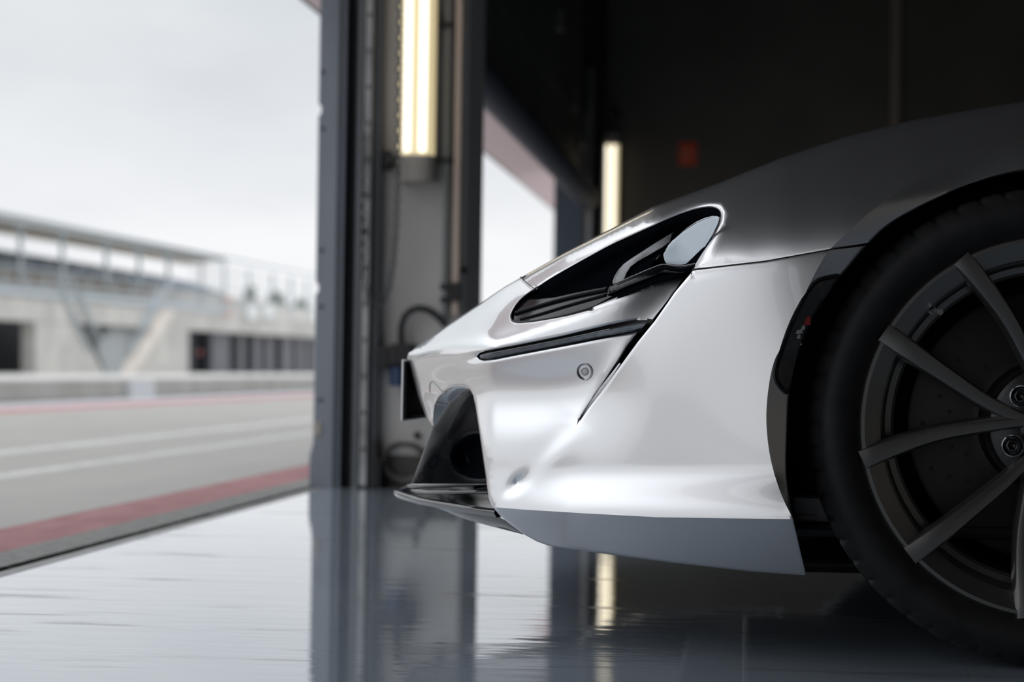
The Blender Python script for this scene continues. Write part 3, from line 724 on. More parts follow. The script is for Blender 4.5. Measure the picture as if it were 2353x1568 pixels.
def side_h(q):
    q = np.asarray(q, float); x, y = q[:, 0], q[:, 1]
    Y = base(x) + tumble(q) + flange(q) + np.where(x > 1589, crown(q), 0)
    # nose top rising to the ridge above the brow line
    yb = BRS(x); yr = CRS(x); Yr = YRS(x)
    gap = np.maximum(yb - yr, 16); dl = np.clip(gap * .12, 3, 9); u = dl * softplus((yb - y) / dl) / gap
    Y = Y + np.where(x < 1592, np.clip(Yr - base(x), .02, None) * np.minimum(u, 1.2) * BWF(x), 0)
    # overhang below the brow, then flaring out towards the splitter
    fl = 1 - sstep(x, 1240, 1520)
    Y = Y + .019 * fl * np.exp(-((y - 905) / 85) ** 2) - .020 * sstep(y, 1070, 1190) * np.interp(x, [1130, 1300, 1800], [.4, 1, .7])
    Y = Y + .035 * sstep(y, 805, 910) * (1 - sstep(x, 1010, 1140))
    # sill turning under below the lower crease
    yc = np.interp(x, [p[0] for p in LOWC], [p[1] for p in LOWC]); dn = np.clip(y - yc, 0, None)
    return Y + dn * .00075 * np.interp(x, [1134, 1300, 1850], [1.0, .85, .95])
def skin(q):
    q = np.asarray(q, float); up = q[:, 1] < np.interp(q[:, 0], [1190, 1235, 1589, 1990, 2050], [650, 668, 621, 562, 1e4])
    return np.where(up, clam_h(q), side_h(q))
WO = np.array(WEDGE_OUT)
def bumper_h(q):
    q = np.asarray(q, float); Y = side_h(q); d, t = dist_poly(q, WO); x_, y_ = q[:, 0], q[:, 1]
    # outer side panel stands proud along its cut edge, fading out at the point
    a = WO[0]; b_ = WO[-1]; side = (b_[0] - a[0]) * (q[:, 1] - a[1]) - (b_[1] - a[1]) * (q[:, 0] - a[0])
    edge = np.interp(q[:, 1], WO[::-1, 1], WO[::-1, 0])
    ch = (b_ - a) / np.linalg.norm(b_ - a); Lc = np.linalg.norm(b_ - a); rel = q - a; t = np.clip(.04 * softplus((rel @ ch) / Lc / .04), 0, 1.6); d = np.abs(side) / Lc
    right = q[:, 0] > edge - .6
    Y = Y - np.where(right, .016 * t ** 1.15 * np.exp(-(d / 230) ** 2), 0)
    # left of the cut the skin dips into the duct
    Y = Y + np.where(~right & (q[:, 1] < a[1]), .050 * np.clip(t, 0, 1.1) ** 1.1 * np.exp(-(d / 95) ** 2), 0)
    # hollow running into the slot's rounded end, and the dimple at the lower corner
    ln = np.array([(1060, 828), (1098, 820)]); d, t = dist_poly(q, ln); Y = Y + .010 * np.exp(-(d / 9) ** 2) * (.25 + .75 * t)
    al = (x_ - 1190) * .75 - (y_ - 1111) * .66; ac = (x_ - 1190) * .66 + (y_ - 1111) * .75; Y = Y + .0085 * np.exp(-(al / 30) ** 2 - (ac / 13) ** 2)
    # soft crease from the point of the cut down to the dimple
    ln = np.array([(1335, 960), (1290, 1015), (1240, 1066), (1205, 1100)]); d, t = dist_poly(q, ln); nx_ = (q[:, 0] - 1290) * .73 + (q[:, 1] - 1015) * .68
    Y = Y + .0035 * np.tanh(-nx_ / 14) * np.exp(-(d / 45) ** 2) * np.sin(PI * np.clip(t, 0.02, .98))
    return Y
# shift the cut edge's left neighbours so the slit stays open
brow_end = [(1577, 629), (1546, 675), (1499, 735)]
bumper_outline = RIDGE + HSEAM[1:] + HL_LEFT[1:-1] + BROW_TOP + brow_end + SLOT_TOP + SLOT_BOT[1:] + WEDGE_IN[1:] + WEDGE_OUT + [(x, y + 1.4) for x, y in SEAM[1:]] + list(ARCH_LO[1:]) + BOTTOM[1:] + FRONT_E + NOSE_S[1:-1]
hl_low = HL_LEFT[3:] + BROW_TOP[1:]
bumper = panel('front_bumper', bumper_outline, bumper_h, PAINT, step=9, rolls=[
    (np.array(BROW_TOP), 11, .010), (np.array(HL_LEFT), 4, .003), (np.array(SLOT_TOP), 5, .004), (np.array(SLOT_BOT), 5, .004), (np.array(WEDGE_OUT), 4, .003), (np.array(WEDGE_IN), 7, .008),
    (np.array(FRONT_E), 8, .010), (np.array(ARCH_LO), 5, .004), (np.array(BOTTOM), 5, .004), (np.array(SEAM), 3, .002), (np.array(NOSE_S), 9, .03), (np.array(RIDGE), 12, .012), (np.array(HSEAM), 3, .002)],
    creases=[ACL, LOWC], thick=.02, mirror=True)

clam_outline = [(x + 2.5, y - .5) for x, y in HSEAM] + HL_TOP[1:] + [(x, y - 1.6) for x, y in SEAM[1:-1]] + list(ARCH_UP) + arch_right + [(3140, 1290)] + CREST[::-1]
clam_rolls = [(np.array(HL_TOP), 13, .020), (np.array(CREST), 22, .028), (np.array(ARCH_UP), 5, .004), (np.array(SEAM), 3, .002), (np.array(HSEAM), 3, .002)]
fender = panel('front_fender', clam_outline, clam_h, PAINT, step=9, rolls=clam_rolls, creases=[[p for p in ACU if p[1] < 1200]], thick=.02)
far = bpy.data.objects.new('front_fender', fender.data.copy()); COL.objects.link(far); far.parent = CAR; ORG[far.name] = ORG['sports_car']
far.data.transform(Matrix.Scale(-1, 4, (0, 1, 0))); far.data.flip_normals()
# ------------------------------------------------ bonnet between the two crests
top = resample([(945, 806)] + RIDGE[1:] + CREST[1:], 16)
dr, _ = dist_poly(top, np.array(CREST)); Yt = np.where(top[:, 0] < 1199, side_h(top), clam_h(top)) + np.where(top[:, 0] > 1200, .028, .012)
Pt = unproj(top, Yt); vs = []; NK = 25
for i, p in enumerate(Pt):
    px = top[i, 0]
    bul = np.interp(px, [945, 1000, 1060, 1120, 1200, 1500, 1600, 1900, 2353, 3140], [.004, .017, .020, .018, .016, .012, -.012, -.10, -.14, -.12])
    for k in range(NK):
        u = k / (NK - 1); y = p[1] + (2 * YC - 2 * p[1]) * u
        fwd = -.03 * math.sin(PI * u) * np.interp(px, [945, 1100, 1500], [0, .4, 1])
        z = p[2] + bul * (math.sin(PI * u) ** .8)
        vs.append((p[0] + fwd, y, z))
m = MB(); m.add(vs, [(i * NK + k, i * NK + k + 1, (i + 1) * NK + k + 1, (i + 1) * NK + k) for i in range(len(Pt) - 1) for k in range(NK - 1)])
m.build('bonnet', PAINT, CAR)
nq = resample(smooth(NOSE_S, 1), 6); NP = unproj(nq, side_h(nq) + .014); vs = []; NK = 17
for i, p in enumerate(NP):
    for k in range(NK):
        u = k / (NK - 1); vs.append((p[0] - .012 * math.sin(PI * u), p[1] + (2 * YC - 2 * p[1]) * u, p[2]))
m = MB(); m.add(vs, [(i * NK + k, i * NK + k + 1, (i + 1) * NK + k + 1, (i + 1) * NK + k) for i in range(len(NP) - 1) for k in range(NK - 1)])
m.build('nose_panel', PAINT, CAR)

# ------------------------------------------------ headlight
HLP = np.array(HL_LEFT[::-1][:0] + HL_TOP + BROW_TOP[::-1] + HL_LEFT[::-1])
hl_poly = HL_TOP + [(1588, 621)] + BROW_TOP[::-1] + HL_LEFT[::-1][1:-1]
HLB = resample(hl_poly, 8, True)
hr = [tuple(p) for p in HLB[::5]]
_tp, _ = dist_poly(np.array(hr), np.array(HL_TOP)); _hv = np.where(_tp < 2, clam_h(np.array(hr)), side_h(np.array(hr)))
HLR = RBF([(x, y, v) for (x, y), v in zip(hr, _hv)])
def grow(poly, g):
    B = resample(poly, 6, True); a = .5 * np.sum(B[:, 0] * np.roll(B[:, 1], -1) - np.roll(B[:, 0], -1) * B[:, 1])
    T = np.roll(B, -2, 0) - np.roll(B, 2, 0); T /= np.linalg.norm(T, axis=1)[:, None] + 1e-9
    Q = B - np.stack([-T[:, 1], T[:, 0]], 1) * g * (1 if a > 0 else -1)
    return [tuple(p) for p in Q[::2]]
def bowl_h(q):
    d, _ = dist_poly(q, np.vstack([HLB, HLB[:1]])); ins = inside(q, HLB); d = np.where(ins, d, 0)
    return HLR(q) + .016 + .060 * sstep(d, 0, 52)
HLO = panel('headlight', grow(hl_poly, 5), bowl_h, LAMPB, step=8, thick=0, rings=(4, 9))
lens_poly = ZL([(905, 970), (1010, 850), (1180, 660), (1380, 480), (1560, 360), (1720, 285), (1850, 245), (1960, 250), (1960, 300), (1930, 400), (1860, 540), (1760, 710), (1640, 900), (1555, 1035), (1420, 1068), (1320, 1078), (1180, 1068), (1060, 1050), (985, 1055), (870, 1100), (760, 1140)])
LENSR = RBF([(1508, 596, 3.085), (1545, 550, 3.068), (1600, 510, 3.045), (1645, 495, 3.022), (1655, 500, 3.016), (1640, 540, 3.015), (1615, 580, 3.02), (1598, 606, 3.024), (1560, 610, 3.046), (1530, 607, 3.066), (1490, 618, 3.092)])
panel('headlight_lens', parent=HLO, boundary=lens_poly, hfun=LENSR, material=LENS, step=7, rings=(2, 5), thick=.006, rolls=[(np.array(lens_poly), 4, .003)])
blade = ZL([(205, 1375), (195, 1340), (230, 1240), (290, 1140), (380, 1045), (500, 960), (700, 830), (900, 700), (1100, 580), (1190, 525), (1145, 690), (1000, 790), (800, 910), (620, 1010), (500, 1100), (440, 1190), (400, 1290), (385, 1302)])
def BLR(q): return HLR(q) + .012
DRLM = noise_col(mat('drl_smoked', (.22, .23, .24), .3, .8), (.05, .055, .06), (.26, .27, .28), 18)
panel('daytime_light_blade', parent=HLO, boundary=blade, hfun=BLR, material=DRLM, step=5, bstep=3, rings=(2,), thick=.01, rolls=[(np.array(blade), 4, .004)])
blade2 = ZL([(1190, 525), (1180, 535), (1150, 690), (1000, 800), (800, 920), (620, 1020), (510, 1105), (450, 1190), (410, 1290), (600, 1215), (760, 1140), (905, 970), (1010, 850), (1180, 650)])
def b2h(q): return HLR(q) + .024
panel('lamp_inner_shell', parent=HLO, boundary=blade2, hfun=b2h, material=LAMPB, step=6, rings=(3,), thick=0)
ledge = ZL([(195, 1375), (390, 1302), (600, 1215), (800, 1128), (980, 1060), (1060, 1052), (1180, 1070), (1320, 1080), (1450, 1062), (1555, 1036), (1510, 1120), (1440, 1175), (1380, 1200), (1250, 1215), (1100, 1198), (1000, 1200), (860, 1260), (600, 1370), (400, 1450), (250, 1520), (110, 1560), (100, 1470)])
def LGR(q): return HLR(q) + .006
panel('lamp_ledge', parent=HLO, boundary=ledge, hfun=LGR, material=INTB, step=6, bstep=4, rings=(2, 4), thick=.01, rolls=[(np.array(ledge), 6, .008)])
def strip(name, pts, Yf, r, material, parent=CAR, n=8, off=0.):
    q = resample(smooth(pts, 2), 5); P = unproj(q, np.array(Yf(q)) + off); m = MB(); m.tube(P, r, n)
    return m.build(name, material, parent)
TRIM = mat('trim_bright_edge', (.30, .31, .32), .25, .8)
strip('lamp_trim_line', parent=HLO, pts=ZL([(250, 1362), (390, 1303), (600, 1214), (800, 1127), (985, 1056), (1060, 1052), (1180, 1070), (1320, 1080), (1450, 1062), (1550, 1038)]), Yf=LGR, r=.0007, material=TRIM, off=-.003)
tray = ZA([(225, 1170), (330, 1168), (500, 1150), (700, 1105), (900, 1065), (1020, 1045), (1050, 1090), (1070, 1140), (900, 1230), (700, 1310), (500, 1345), (300, 1380), (150, 1396), (100, 1390), (72, 1360), (66, 1330), (95, 1265), (155, 1195)])
def TRR(q): return HLR(q) + .014
def tray_h(q):
    d, t = dist_poly(q, np.array([(1190, 720), (1260, 698), (1395, 668)])); d2, t2 = dist_poly(q, np.array([(1215, 730), (1290, 708), (1380, 684)]))
    return TRR(q)
panel('headlight_tray', parent=HLO, boundary=tray, hfun=tray_h, material=INTB, step=4, bstep=4, rings=(2,), thick=.004)
strip('tray_ridge', [(1186, 722), (1225, 709), (1290, 690), (1350, 676), (1396, 667)], TRR, .0042, INTB, HLO, n=14, off=.001)
strip('tray_ridge', [(1198, 734), (1240, 724), (1300, 705), (1360, 688), (1392, 679)], TRR, .003, INTB, HLO, n=14, off=.001)
GSEAL = mat('shut_line_black', (.004, .004, .006), .5)
strip('lamp_gasket', HL_LEFT[:1] + HL_LEFT[1:], side_h, .0014, GSEAL, off=.001)
# ------------------------------------------------ slot lamp under the brow
slot_poly = [tuple(p) for p in resample(SLOT_TOP + SLOT_BOT[1:], 8)] + [(1497, 736)]
slot_poly = SLOT_TOP + SLOT_BOT[1:-1] + [(1473, 760), (1490, 748), (1498, 736)]
def slot_back(q): return side_h(q) + .03
SLO = panel('slot_recess', grow(slot_poly, 4), slot_back, GSEAL, step=7, rings=(3,), thick=0)
st = smooth(ZC_([(2110, 92), (1960, 118), (1700, 168), (1200, 272), (700, 372), (380, 430), (320, 440), (286, 470), (300, 492), (345, 500), (450, 490), (700, 440), (1200, 343), (1600, 262), (1960, 190), (2040, 172)]), 1)
def slot_h(q): return side_h(q) + .009
panel('slot_lamp', st, slot_h, SLOTM, SLO, step=6, bstep=4, rings=(1.5, 3), thick=.01, rolls=[(np.array(st), 5, .007)])
strip('slot_light_line', ZC_([(300, 460), (380, 436), (700, 378), (1200, 278), (1700, 173)]), slot_h, .0008, TRIM, SLO, off=.001)
# duct behind the cut edge
wedge_poly = WEDGE_IN + WEDGE_OUT[1:] + [(1550, 665), (1500, 733)]
def duct_h(q): return side_h(q) + .075
panel('side_duct', grow(ZC_([(2040, 182), (1900, 360), (1800, 530), (1700, 680), (1600, 820), (1372, 1150), (1460, 1050), (1640, 800), (1830, 540), (2000, 310), (2240, 0)]) + [(1592, 622), (1560, 640), (1500, 730)], 6), duct_h, SATIN, step=8, rings=(), thick=0)
def duct2_h(q): d, t = dist_poly(q, np.array(WEDGE_IN)); return side_h(q) + .016 + .0006 * d
panel('duct_side', ZC_([(1800, 540), (1830, 548), (1720, 700), (1600, 866), (1450, 1054), (1376, 1152), (1450, 1020), (1600, 800)]), duct2_h, PAINT, step=5, bstep=4, rings=(), thick=0)
strip('panel_gap', [(x, y) for x, y in SEAM], skin, .0016, GSEAL, off=.004)
strip('bonnet_gap', HSEAM, clam_h, .0016, GSEAL, off=.004)
# parking sensor
sp_ = (1344, 854); ys = float(bumper_h(np.array([sp_]))[0]); c = atY(*sp_, ys)
nrm = None
def surf(q): q = np.array(q, float); return unproj(q, bumper_h(q))
pA = surf([(1344, 854), (1352, 854), (1344, 846)]); nrm = np.cross(pA[1] - pA[0], pA[2] - pA[0]); nrm /= np.linalg.norm(nrm); nrm *= -1 if nrm[1] > 0 else 1
def disc_at(name, prof, c, nrm, material, parent, n=40):
    m = MB(); nz = Vector(nrm); rot = Vector((0, -1, 0)).rotation_difference(nz).to_matrix(); vs = []; k_ = len(prof)
    for k in range(n):
        a = 2 * PI * k / n
        for r_, h in prof: vs.append(Vector(c) + rot @ Vector((r_ * math.cos(a), -h, r_ * math.sin(a))))
    m.add(vs, [(k * k_ + j, ((k + 1) % n) * k_ + j, ((k + 1) % n) * k_ + j + 1, k * k_ + j + 1) for k in range(n) for j in range(k_ - 1)])
    return m.build(name, material, parent, sharp=40)
sn = disc_at('parking_sensor', [(.0124, -.004), (.0124, .0012), (.0118, .0022), (.0110, .0012), (.0070, -.0012), (.0058, .0006), (.0052, .0016), (.0046, .0016), (.0044, .0002), (.0040, .0014), (.0001, .0016)], c, nrm, mat('sensor_silver', (.55, .55, .56), .28, .85, 1.), CAR)
# tow-eye cover outline on the nose
strip('cover_gap', ZB([(432, 1090), (428, 1010), (436, 978), (460, 962), (490, 985), (540, 1045), (580, 1092), (605, 1100)]), bumper_h, .0009, mat('cover_gap_grey', (.22, .22, .24), .4), off=-.0004)
# lower nose lip seen through the intake
lipq = smooth([(995, 984), (996.5, 955), (1000, 931), (1008, 915), (1020, 903), (1040, 891), (1056, 888), (1072, 891), (1082, 899), (1060, 925), (1035, 955), (1010, 985)], 1)
LIPR = RBF([(995, 984, 3.42), (1000, 930, 3.40), (1040, 892, 3.30), (1080, 898, 3.20), (1035, 950, 3.40), (1060, 920, 3.33)])
panel('intake_roof', lipq, LIPR, mat('intake_grey', (.16, .18, .20), .25, .3, 1.), step=7, rings=(2,), thick=.01)
strip('intake_gap', [(1003, 929), (1028, 931)], LIPR, .0008, TRIM, off=-.002)

# ------------------------------------------------ gloss-black intake fin, floor tiers and splitter
fin = [(1080, 897), (1088, 909), (1096, 940), (1105, 1000), (1113, 1060), (1122, 1112), (1030, 1112), (944, 1112), (951, 1097), (962, 1066), (974, 1034), (986, 1006), (994, 984), (1012, 955), (1032, 926), (1055, 905)]
FINR = RBF([(945, 1110, 3.31), (960, 1070, 3.305), (990, 995, 3.30), (1030, 930, 3.27), (1078, 900, 3.215), (1000, 1110, 3.27), (1000, 1040, 3.27), (1040, 980, 3.255), (1075, 940, 3.215), (1060, 1100, 3.24), (1110, 1105, 3.205), (1105, 1010, 3.19), (1070, 1010, 3.23), (1095, 950, 3.19)])
fold1 = np.array([(1083, 905), (1060, 945), (1030, 990), (1000, 1030), (980, 1070), (975, 1100)]); fold2 = np.array([(1075, 905), (1045, 940), (1015, 980), (990, 1030), (965, 1085)])
duct_c = np.array([(1110, 1000), (1075, 1020), (1055, 1050), (1070, 1080), (1112, 1095)])
def fin_h(q):
    d1, _ = dist_poly(q, fold1); d2, _ = dist_poly(q, fold2); dd = np.linalg.norm((np.asarray(q) - np.array([1100, 1050])) / np.array([62, 52]), axis=1)
    return FINR(q) - .006 * np.exp(-(d1 / 14) ** 2) - .003 * np.exp(-(d2 / 8) ** 2) + .045 * (1 - sstep(dd, .35, 1.15))
panel('intake_fin', fin, fin_h, INTB, step=6, bstep=5, rings=(3,), thick=.03, rolls=[(np.array(fin[7:]), 6, .006)], mirror='own')
def hz(px, py, z): return atZ(px, py, z)
# splitter: plan outline at its own height, mirrored about the car's centre line
lead = [(905, 1126.5, .181), (915, 1131, .181), (930, 1136, .181), (960, 1144, .183), (1000, 1151, .185), (1050, 1159.5, .188), (1100, 1166.5, .191), (1136, 1171, .193)]
L3 = [Vector(atZ(a, b_, z)) for a, b_, z in lead]
tipx = L3[0].x
def mirr(v): return Vector((v.x, 2 * YC - v.y, v.z))
def plate(name, edge, back_x, th, material, drop=0., inset=0.):
    """plate whose leading edge follows the given half outline; rounded rim"""
    m = MB(); full = edge[::-1] + [Vector((edge[0].x - .004, YC, edge[0].z))] + [mirr(v) for v in edge]
    n_ = len(full); prof = [(0.012, 0), (.004, 0), (.0012, -.0008), (0, -.003), (0, -th * .55), (.003, -th), (.02, -th - drop)]
    vs = []
    for i, v in enumerate(full):
        t = (full[min(i + 1, n_ - 1)] - full[max(i - 1, 0)]); t.z = 0; t.normalize(); inn = Vector((-t.y, t.x, 0)); inn = inn if inn.x > 0 or abs(inn.x) < .05 and (YC - v.y) * inn.y > 0 else -inn
        for a, b_ in prof: vs.append(v + inn * a + Vector((0, 0, b_)))
        for zz in (0, -th - drop): vs.append(Vector((back_x, v.y, v.z + zz)))
    k_ = len(prof) + 2; fs = []
    for i in range(n_ - 1):
        for j in range(len(prof) - 1): fs.append((i * k_ + j, i * k_ + j + 1, (i + 1) * k_ + j + 1, (i + 1) * k_ + j))
        fs.append((i * k_ + k_ - 2, i * k_, (i + 1) * k_, (i + 1) * k_ + k_ - 2)); fs.append((i * k_ + len(prof) - 1, i * k_ + k_ - 1, (i + 1) * k_ + k_ - 1, (i + 1) * k_ + len(prof) - 1))
    m.add(vs, fs); return m.build(name, material, CAR, sharp=50)
plate('splitter', L3, .1, .011, GLOSS)
# curved lower lip under the splitter
low = [(906, 1131), (930, 1141), (960, 1152.5), (1000, 1168), (1040, 1183), (1080, 1197), (1120, 1208), (1160, 1218), (1202, 1228.5)]
Yl = [3.73, 3.62, 3.52, 3.42, 3.34, 3.28, 3.22, 3.17, 3.13]
upq = [(906, 1129), (932, 1138.5), (962, 1147), (1002, 1155), (1050, 1164), (1098, 1172), (1132, 1179), (1168, 1200), (1204, 1227)]
vs = []; NR = 8
for (a, b_), yl, u in zip(low, Yl, upq):
    q1 = Vector(atY(*u, yl - .002)); q0 = Vector(atY(a, b_, yl + .05)); 
    for k in range(NR):
        w_ = k / (NR - 1); p = q1.lerp(q0, w_); vs.append(p + Vector((0, -.010 * math.sin(PI * w_), 0)))
nlo = len(low); fs = [(i * NR + k, i * NR + k + 1, (i + 1) * NR + k + 1, (i + 1) * NR + k) for i in range(nlo - 1) for k in range(NR - 1)]
m = MB(); m.add(vs, [f[::-1] for f in fs]); m.build('lower_lip', GLOSS, CAR)
m = MB(); m.add([mirr(Vector(v)) for v in vs], fs); m.build('lower_lip', GLOSS, CAR)
# two rounded tiers standing on the splitter inside the intake
t1 = [(936, 1117, .196), (948, 1121, .196), (975, 1120, .199), (1010, 1117, .203), (1060, 1113, .206), (1125, 1109, .209)]
def tierY(name, pts, rad, material):
    m = MB(); P = [Vector(atY(a, b_, y)) for a, b_, y in pts]; m.tube(P, [rad * .5] + [rad] * (len(P) - 1), 14)
    back = [p + Vector((.02, .25, 0)) for p in P]; m.add(list(P) + back, [(i, i + 1, len(P) + i + 1, len(P) + i) for i in range(len(P) - 1)])
    m2 = MB(); m2.add([mirr(Vector(v)) for v in m.v], [f[::-1] for f in m.f]); m2.build(name, material, CAR); return m.build(name, material, CAR)
tierY('splitter_tier', [(937, 1117, 3.66), (950, 1117.5, 3.60), (975, 1116.5, 3.52), (1010, 1115, 3.42), (1060, 1112.5, 3.33), (1126, 1110, 3.2)], .0045, GLOSS)
tierY('splitter_tier', [(946, 1127, 3.60), (960, 1130, 3.52), (985, 1132.5, 3.44), (1030, 1132.5, 3.34), (1080, 1131.5, 3.27), (1128, 1131, 3.18)], .0032, GLOSS)
# number plate on its holder
t_ = atY(925.5, 826, YC - .235); b3 = atY(922.5, 968, YC - .235)
m = MB(); m.box(t_[0] - .002, t_[0] + .0016, YC - .235, YC + .235, b3[2], t_[2]); PLO = m.build('number_plate', PLATEW, CAR); bevel(PLO, .0015, 2)
m = MB(); m.box(t_[0] + .0016, t_[0] + .006, YC - .23, YC + .23, b3[2] + .004, t_[2] - .004)
m.box(t_[0] + .004, t_[0] + .035, YC - .2, YC + .2, t_[2] - .018, t_[2] - .008); m.box(t_[0] + .004, t_[0] + .06, YC - .19, YC + .19, b3[2] + .006, b3[2] + .011)
o = m.build('plate_holder', mat('holder_black', (.004, .005, .007), .4, spec=.2), PLO)
# dark grille opening across the nose centre and body sides below
m = MB(); m.box(-.42, .1, YC - .5, YC + .5, .20, .36); m.build('front_grille', GLOSS, CAR)
m = MB(); m.box(.0, 2.6, YC - .47, YC + .47, .085, .11); m.box(-.12, 2.6, YC - .80, YC + .80, .165, .185); o = m.build('underbody', SATIN, CAR); bevel(o, .01)
m = MB(); m.box(-.05, .0, YC - .93 + .06, YC - .45, .19, .45); m.box(.0, .06, YC - .80, YC - .5, .19, .22); o = m.build('arch_baffle', SATIN, CAR)
# side marker in the arch flange
mk = ZE([(480, 420), (540, 372), (620, 352), (725, 336), (690, 378), (600, 482), (520, 640), (440, 800), (370, 980), (320, 1120), (290, 1280), (270, 1395), (170, 1290), (147, 1200), (170, 1060), (230, 860), (300, 690), (380, 545)])
mk = smooth(mk, 1)
SMO = panel('side_marker', mk, bumper_h, GSEAL, step=8, rings=(3,), offset=-.003, thick=.012)
mk2 = ZE([(500, 430), (560, 395), (690, 374), (640, 420), (560, 540), (470, 690), (420, 800), (370, 930), (330, 1070), (300, 1220), (265, 1350), (190, 1260), (175, 1180), (215, 1040), (290, 830), (370, 640), (440, 510)])
SMK = noise_col(mat('side_marker_lens', (.02, .02, .022), .12, 0, 1.), (.006, .006, .007), (.045, .04, .035), 26)
mkl = panel('side_marker_lens', smooth(mk2, 1), bumper_h, SMK, SMO, step=7, rings=(2,), offset=-.006, thick=.004)
m = MB()
for zx, zy in [(390, 795), (370, 828), (345, 832), (352, 872), (376, 940)]:
    x, y = ZE([(zx, zy)])[0]; p = atY(x, y, float(bumper_h(np.array([(x, y)]))[0]) - .0072); s_ = .0028 if zx != 376 else .001; m.box(p[0] - s_, p[0] + s_, p[1], p[1] + .002, p[2] - s_, p[2] + s_)
m.build('reflector_facet', BOLT, SMO)
x, y = ZE([(418, 735)])[0]; p = atY(x, y, float(bumper_h(np.array([(x, y)]))[0]) - .0068); m = MB(); m.box(p[0] - .005, p[0] + .006, p[1], p[1] + .002, p[2] - .006, p[2] + .006); m.build('red_reflector', REDL, SMO)
# ------------------------------------------------ wheel
WY = 2.975
hub = Vector(atY(2421, 982, WY)); SC = (hub - Vector(CAMC)).dot(Vector(CAMR @ np.array([0, 0, -1.]))) / F
RT = hub.z - .002
R0 = 443 * SC
def wheel(cy, sgn, full=True):
    """sgn=+1: face towards -y"""
    c = Vector((hub.x, cy, hub.z)); parts = []
    def fy(pr): return [(r_, sgn * y) for r_, y in pr]
    sh = .235
    rim_prof = [(R0 - .002, .012), (R0, .004), (R0 - .003, .0), (R0 - .008, .0), (R0 - .012, .003), (R0 - .022, .008), (R0 - .030, .014), (R0 - .033, .026), (R0 - .034, .045), (R0 - .038, .05), (R0 - .046, .052), (R0 - .050, .056), (R0 - .052, .20), (R0 - .03, .205)]
    m = MB(); m.revolve(fy(rim_prof), c, 144); WH = m.build('wheel', RIM, CAR, sharp=30); parts.append(WH)
    # tyre: rounded sidewall with shoulder slots
    NT = 360
    prof = [(R0 - .012, .012), (R0 - .001, .006), (R0 + .006, -.004), (R0 + .016, -.013), (R0 + .030, -.017), (R0 + .044, -.014), (RT - .016, -.006), (RT - .009, .002), (RT - .004, .012), (RT - .001, .026), (RT, .045), (RT - .0, .075), (RT - .007, .077), (RT - .007, .084), (RT, .086), (RT, .13), (RT - .007, .132), (RT - .007, .139), (RT, .141), (RT - .001, .19), (RT - .008, .21), (RT - .03, .222), (R0 - .012, .21)]
    def rad(k, j, r_, y):
        if 7 <= j <= 11 and (k % 6) == 0: r_ -= .0045
        return r_, y
    m = MB(); m.revolve(fy(prof), c, NT, rad=rad); parts.append(m.build('tyre', RUBBER, WH, sharp=45))
    # spokes
    def ang(px, py): return (px - 2421) * SC, -(py - 982) * SC
    s1 = [ang(*p) for p in [(2033, 769), (2095, 812), (2150, 849), (2210, 888), (2270, 926), (2345, 962), (2385, 970)]]
    s3 = [ang(*p) for p in [(1987, 1066), (2012, 1054), (2080, 1027), (2160, 1000), (2250, 985), (2345, 971), (2385, 974)]]
    for base, grp in ((s1, 0), (s3, 1)):
        P0 = resample(smooth(base, 2), .012)
        for k in range(5):
            a = -2 * PI * k / 5; ca, sa = math.cos(a), math.sin(a); P = [Vector((x * ca - y * sa, x * sa + y * ca)) for x, y in P0]
            m = MB(); vs = []; n_ = len(P)
            for i, p in enumerate(P):
                t = (P[min(i + 1, n_ - 1)] - P[max(i - 1, 0)]).normalized(); nn = Vector((-t.y, t.x)); u = i / (n_ - 1)
                w_ = (.0135 * (1 - u) + .0065 * u) * (1.0 + .06 * math.cos(PI * u)); dy = -.002 + .030 * sstep(np.array(u), .15, 1.0)
                sec = [(-w_ - .003, .024), (-w_ - .001, .004), (-w_ + .0015, .0006), (-w_ * .5, 0), (w_ * .5, 0), (w_ - .0015, .0006), (w_ + .001, .004), (w_ + .003, .024)]
                for a_, b_ in sec: q = p + nn * a_; vs.append((c.x + q.x, c.y + sgn * (float(dy) + b_), c.z + q.y))
            fs = [(i * 8 + j, i * 8 + (j + 1) % 8, (i + 1) * 8 + (j + 1) % 8, (i + 1) * 8 + j) for i in range(n_ - 1) for j in range(8)]
            m.add(vs, fs); m.add(vs[:8], [tuple(range(8))], 0, True); parts.append(m.build('spoke', RIM, WH, sharp=35))
    m = MB(); m.revolve(fy([(.082, .05), (.080, .034), (.074, .030), (.040, .030), (.036, .027), (.030, .024), (.0001, .024)]), c, 60); parts.append(m.build('hub_cap', HUBM, WH, sharp=35))
    for k in range(5):
        a = math.radians(135.5 + 72 * k); cc = c + Vector((.0575 * math.cos(a), 0, .0575 * math.sin(a)))
        m = MB(); m.revolve(fy([(.0155, .034), (.0150, .020), (.0135, .0185), (.0122, .021), (.0120, .028)]), cc, 28); o = m.build('bolt_seat', BOLT, WH, sharp=40); parts.append(o)
        m = MB(); m.revolve(fy([(.0105, .03), (.0105, .020), (.0085, .018), (.006, .018), (.0055, .024), (.0001, .024)]), cc, 6); parts.append(m.build('wheel_bolt', mat('bolt_dark', (.05, .05, .052), .3, .8) if 'bolt_dark' not in bpy.data.materials else bpy.data.materials['bolt_dark'], WH))
    m = MB(); a = math.radians(136.2); rr = 392 * SC; v0 = c + Vector((rr * math.cos(a), sgn * .040, rr * math.sin(a))); v1 = v0 + Vector((.020 * -math.cos(a), -sgn * .034, .020 * -math.sin(a) * .4))
    m.tube([v0, v0.lerp(v1, .35), v0.lerp(v1, .36), v1], [.0062, .0062, .0042, .0042], 14); parts.append(m.build('valve_stem', mat('valve_steel', (.55, .55, .55), .3, .8) if 'valve_steel' not in bpy.data.materials else bpy.data.materials['valve_steel'], WH, sharp=40))
